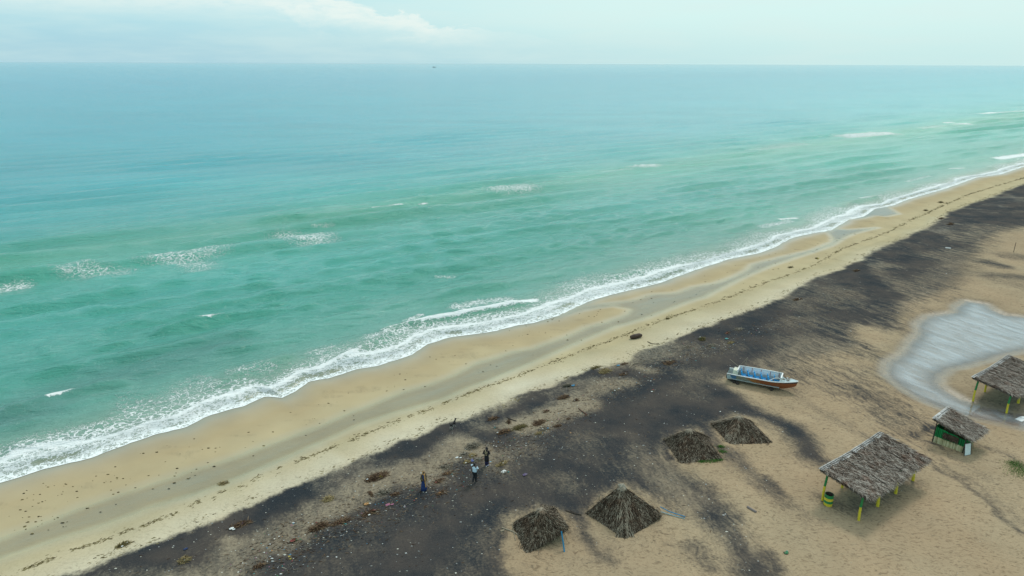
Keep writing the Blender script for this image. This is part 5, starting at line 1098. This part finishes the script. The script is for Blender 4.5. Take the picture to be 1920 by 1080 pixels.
# ------------------------------------------------------------------ ground cover nobody could count (stuff)
def on(px, py, h=0): return W(px, py, h)
def terr(P):
    a = np.array(P); return terrain(a[:, 0], a[:, 1])
wk = MB(); P = []; K = []
def along(pts, n, jit, size, wpow=1.0, gap=.5, off=0.0, seed=0.0):
    gap -= .04
    w_ = WP(pts); seg = [(a, b, math.dist(a, b)) for a, b in zip(w_[:-1], w_[1:])]; tot = sum(s_[2] for s_ in seg)
    # walk by distance, but clumped by noise
    for k in range(n):
        u = rnd.random()**wpow*tot; q = u
        if vnoise(np.array([u*1.1+seed]), np.array([seed*3.0]))[0]*.6+vnoise(np.array([u*4.1]), np.array([seed]))[0]*.4 < gap: continue
        for a, b, L in seg:
            if q <= L: break
            q -= L
        f = min(q/L, 1); d = ((b[0]-a[0])/L, (b[1]-a[1])/L); o = rnd.gauss(0, jit)+off+.35*(vnoise(np.array([u*.5]), np.array([seed+7.0]))[0]-.5)
        x = a[0]+(b[0]-a[0])*f-d[1]*o; y = a[1]+(b[1]-a[1])*f+d[0]*o; P.append((x, y)); K.append((math.atan2(d[1], d[0])+rnd.gauss(0, .35), rnd.uniform(.5, 1.5)*size*(1+u/tot*1.5)))
along(WRACK, 4200, .12, .060, 1.7, .50, 0, 2.0); along(WRACK, 700, .30, .05, 1.5, .3, -.1, 9.0); along(WRACK[10:], 1100, .20, .08, 1.5, .55, .15, 5.0)
along(DARK_TOP[1:], 1600, .20, .06, 1.7, .52, .45, 4.0); along(DARK_TOP[20:], 700, .25, .07, 1.4, .5, .8, 14.0)
zz = terr(P)
for (x, y), (a, sz), z in zip(P, K, zz):
    for r in range(1): wk.lump((x, y, z), (sz*1.7, sz*.5, sz*.3), 0, rnd.gauss(.5, .25), rnd, 5, 2, .45, a)
wo_ = wk.build('seaweed_wrack', M_weedm); tag(wo_, 'broken lines of dark olive seaweed along the pale beach', 'seaweed', kind='stuff')
sp_ = MB(); P = []
for k in range(170):
    s_ = rnd.random()**1.6*170; t_ = rnd.uniform(-56, -49.5)+.0; P.append(xy(s_, t_))
for (cx, cy, n, r) in ((345, 893, 9, 1.2), (222, 898, 7, .8), (165, 910, 9, 1.4), (130, 920, 9, 1.5), (620, 760, 5, .7), (380, 845, 4, .8), (700, 735, 8, 2.0), (1020, 605, 16, 2.2), (1120, 590, 6, 1.4), (90, 960, 8, 2.), (110, 980, 5, 1.), (980, 625, 10, 2.0), (850, 672, 8, 1.5), (40, 985, 8, 1.5)):
    gx, gy = G(cx, cy); P += [(gx+rnd.gauss(0, r), gy+rnd.gauss(0, r*.5)) for _ in range(n)]
for (x, y), z in zip(P, terr(P)):
    r = rnd.uniform(.03, .10); sp_.lump((x, y, max(z, POOL_Z)), (r*1.3, r*.8, r*.5), 0, rnd.gauss(.3, .15), rnd, 6, 2, .35)
tag(sp_.build('weed_specks', M_weedm), 'small dark weed specks scattered on the wet sand', 'seaweed', kind='stuff')
# pale chips: shells and plastic scraps over the black sand
def scatter(n, fn, mats, name, label, cat, rr, pick):
    m = MB(); P = []; tries = 0
    while len(P) < n and tries < n*60:
        tries += 1; p = fn()
        if p is not None: P.append(p)
    z = terr(P)
    for (x, y), zz_ in zip(P, z):
        r = rr(); m.lump((x, y, zz_), (r*rnd.uniform(.8, 1.6), r*rnd.uniform(.5, 1), r*.45), pick(), rnd.random(), rnd, 5, 2, .35)
    return tag(m.build(name, mats), label, cat, kind='stuff')
bandP = np.array(band)
def in_band(x, y): return inside(np.array([x]), np.array([y]), bandP)[0]
def f_band():
    px = rnd.uniform(200, 1920); py = rnd.uniform(380, 1079); x, y = G(px, py)
    return (x, y) if in_band(x, y) else None
LIT = WP([(455,1075),(520,1045),(560,1020),(620,1000),(690,965),(760,935),(830,910),(890,870),(960,840),(1010,810),(1080,775),(1150,725),(1230,690),(1300,660),(1380,640),(1480,600),(1600,540)])
def f_line(w_=1.2):
    def f():
        i = rnd.randrange(len(LIT)-1); a, b = LIT[i], LIT[i+1]; t_ = rnd.random(); return (a[0]+(b[0]-a[0])*t_+rnd.gauss(0, w_), a[1]+(b[1]-a[1])*t_+rnd.gauss(0, w_))
    return f
M_shell = [M_rag['white'], paint('bone_white', (.62, .60, .52), .6, .2), paint('grey_chip', (.35, .36, .36), .7, .2)]
scatter(1300, f_band, M_shell, 'shell_chips', 'pale shell and plastic chips scattered over the black sand', 'shells', lambda: .016+.040*rnd.random()**2.0+(rnd.random() < .06)*.04, lambda: rnd.choice((0, 1, 1, 2, 2)))
scatter(1100, f_line(1.1), M_shell+[M_rag['teal'], M_rag['blue'], M_rag['orange'], M_rag['red'], M_rag['pink'], M_rag['green']], 'litter_scraps', 'fine plastic litter in many colours strewn in a band along the black sand', 'litter', lambda: .018+.055*rnd.random()**2.2, lambda: rnd.choice((0, 0, 0, 1, 1, 2, 2, 3, 4, 5, 6, 7, 8, 3)))
scatter(260, lambda: G(rnd.uniform(1200, 1920), rnd.uniform(700, 1079)), M_shell, 'shell_chips', 'few pale chips on the dry sand round the shelters', 'shells', lambda: .010+.022*rnd.random()**2, lambda: rnd.choice((0, 1, 2)))
def twigs(n, fn, name, label, mat, L=(.08, .35)):
    m = MB(); P = [fn() for _ in range(n)]; P = [p for p in P if p is not None]
    for (x, y), z in zip(P, terr(P)):
        a = rnd.gauss(.6, .7); l_ = rnd.uniform(*L); c = Vector((x, y, z+.015)); d = Vector((cos(a), sin(a), 0))*l_/2; r = rnd.uniform(.006, .018); m.tube([c-d, c+Vector((0, 0, .02)), c+d], [r, r*1.1, r*.5], 4, 0, rnd.gauss(.5, .25))
    return tag(m.build(name, mat), label, 'twigs', kind='stuff')
twigs(1700, f_line(1.5), 'loose_twigs', 'loose brown twigs strewn through the litter band', M_twig)
twigs(900, f_band, 'loose_twigs', 'thin scatter of dark twigs over the black sand', M_twig, (.06, .3))
twigs(500, f_line(1.3), 'loose_reeds', 'pale reed stalks among the litter', M_grey, (.1, .4))
# grass
M_grass = tinted('green_beach_grass', (.02, .06, .01), (.05, .17, .02), (.12, .27, .05), nscale=3, namp=.3)
def grass(spots, name, label, n, hh):
    m = MB(); P = []
    for _ in range(n):
        (px, py, r) = rnd.choice(spots); x, y = G(px, py); P.append((x+rnd.gauss(0, r), y+rnd.gauss(0, r*.7)))
    for (x, y), z in zip(P, terr(P)):
        c = Vector((x, y, z-.01)); a = rnd.random()*2*pi; d = Vector((cos(a), sin(a), 0)); l_ = rnd.uniform(.5, 1)*hh
        m.strip(c, c+Vector((0, 0, l_))+d*l_*.7, Vector((-d.y, d.x, 0)), .012, .003, 0, rnd.random(), d*-.1*l_)
    return tag(m.build(name, M_grass), label, 'grass', kind='stuff')
grass([(1330,868,.25), (1342,868,.22), (1318,869,.18), (1350,866,.15)], 'beach_grass', 'bright green grass along the foot of the dark slumped palm roof', 1300, .11)
grass([(1356,850,.22), (1353,840,.15)], 'beach_grass', 'sparser yellow green grass at the right corner of the dark slumped roof', 500, .14)
grass([(1912,880,.55), (1920,890,.6), (1905,870,.4)], 'beach_grass', 'thin green grass patch on the sand at the right edge', 2600, .09)
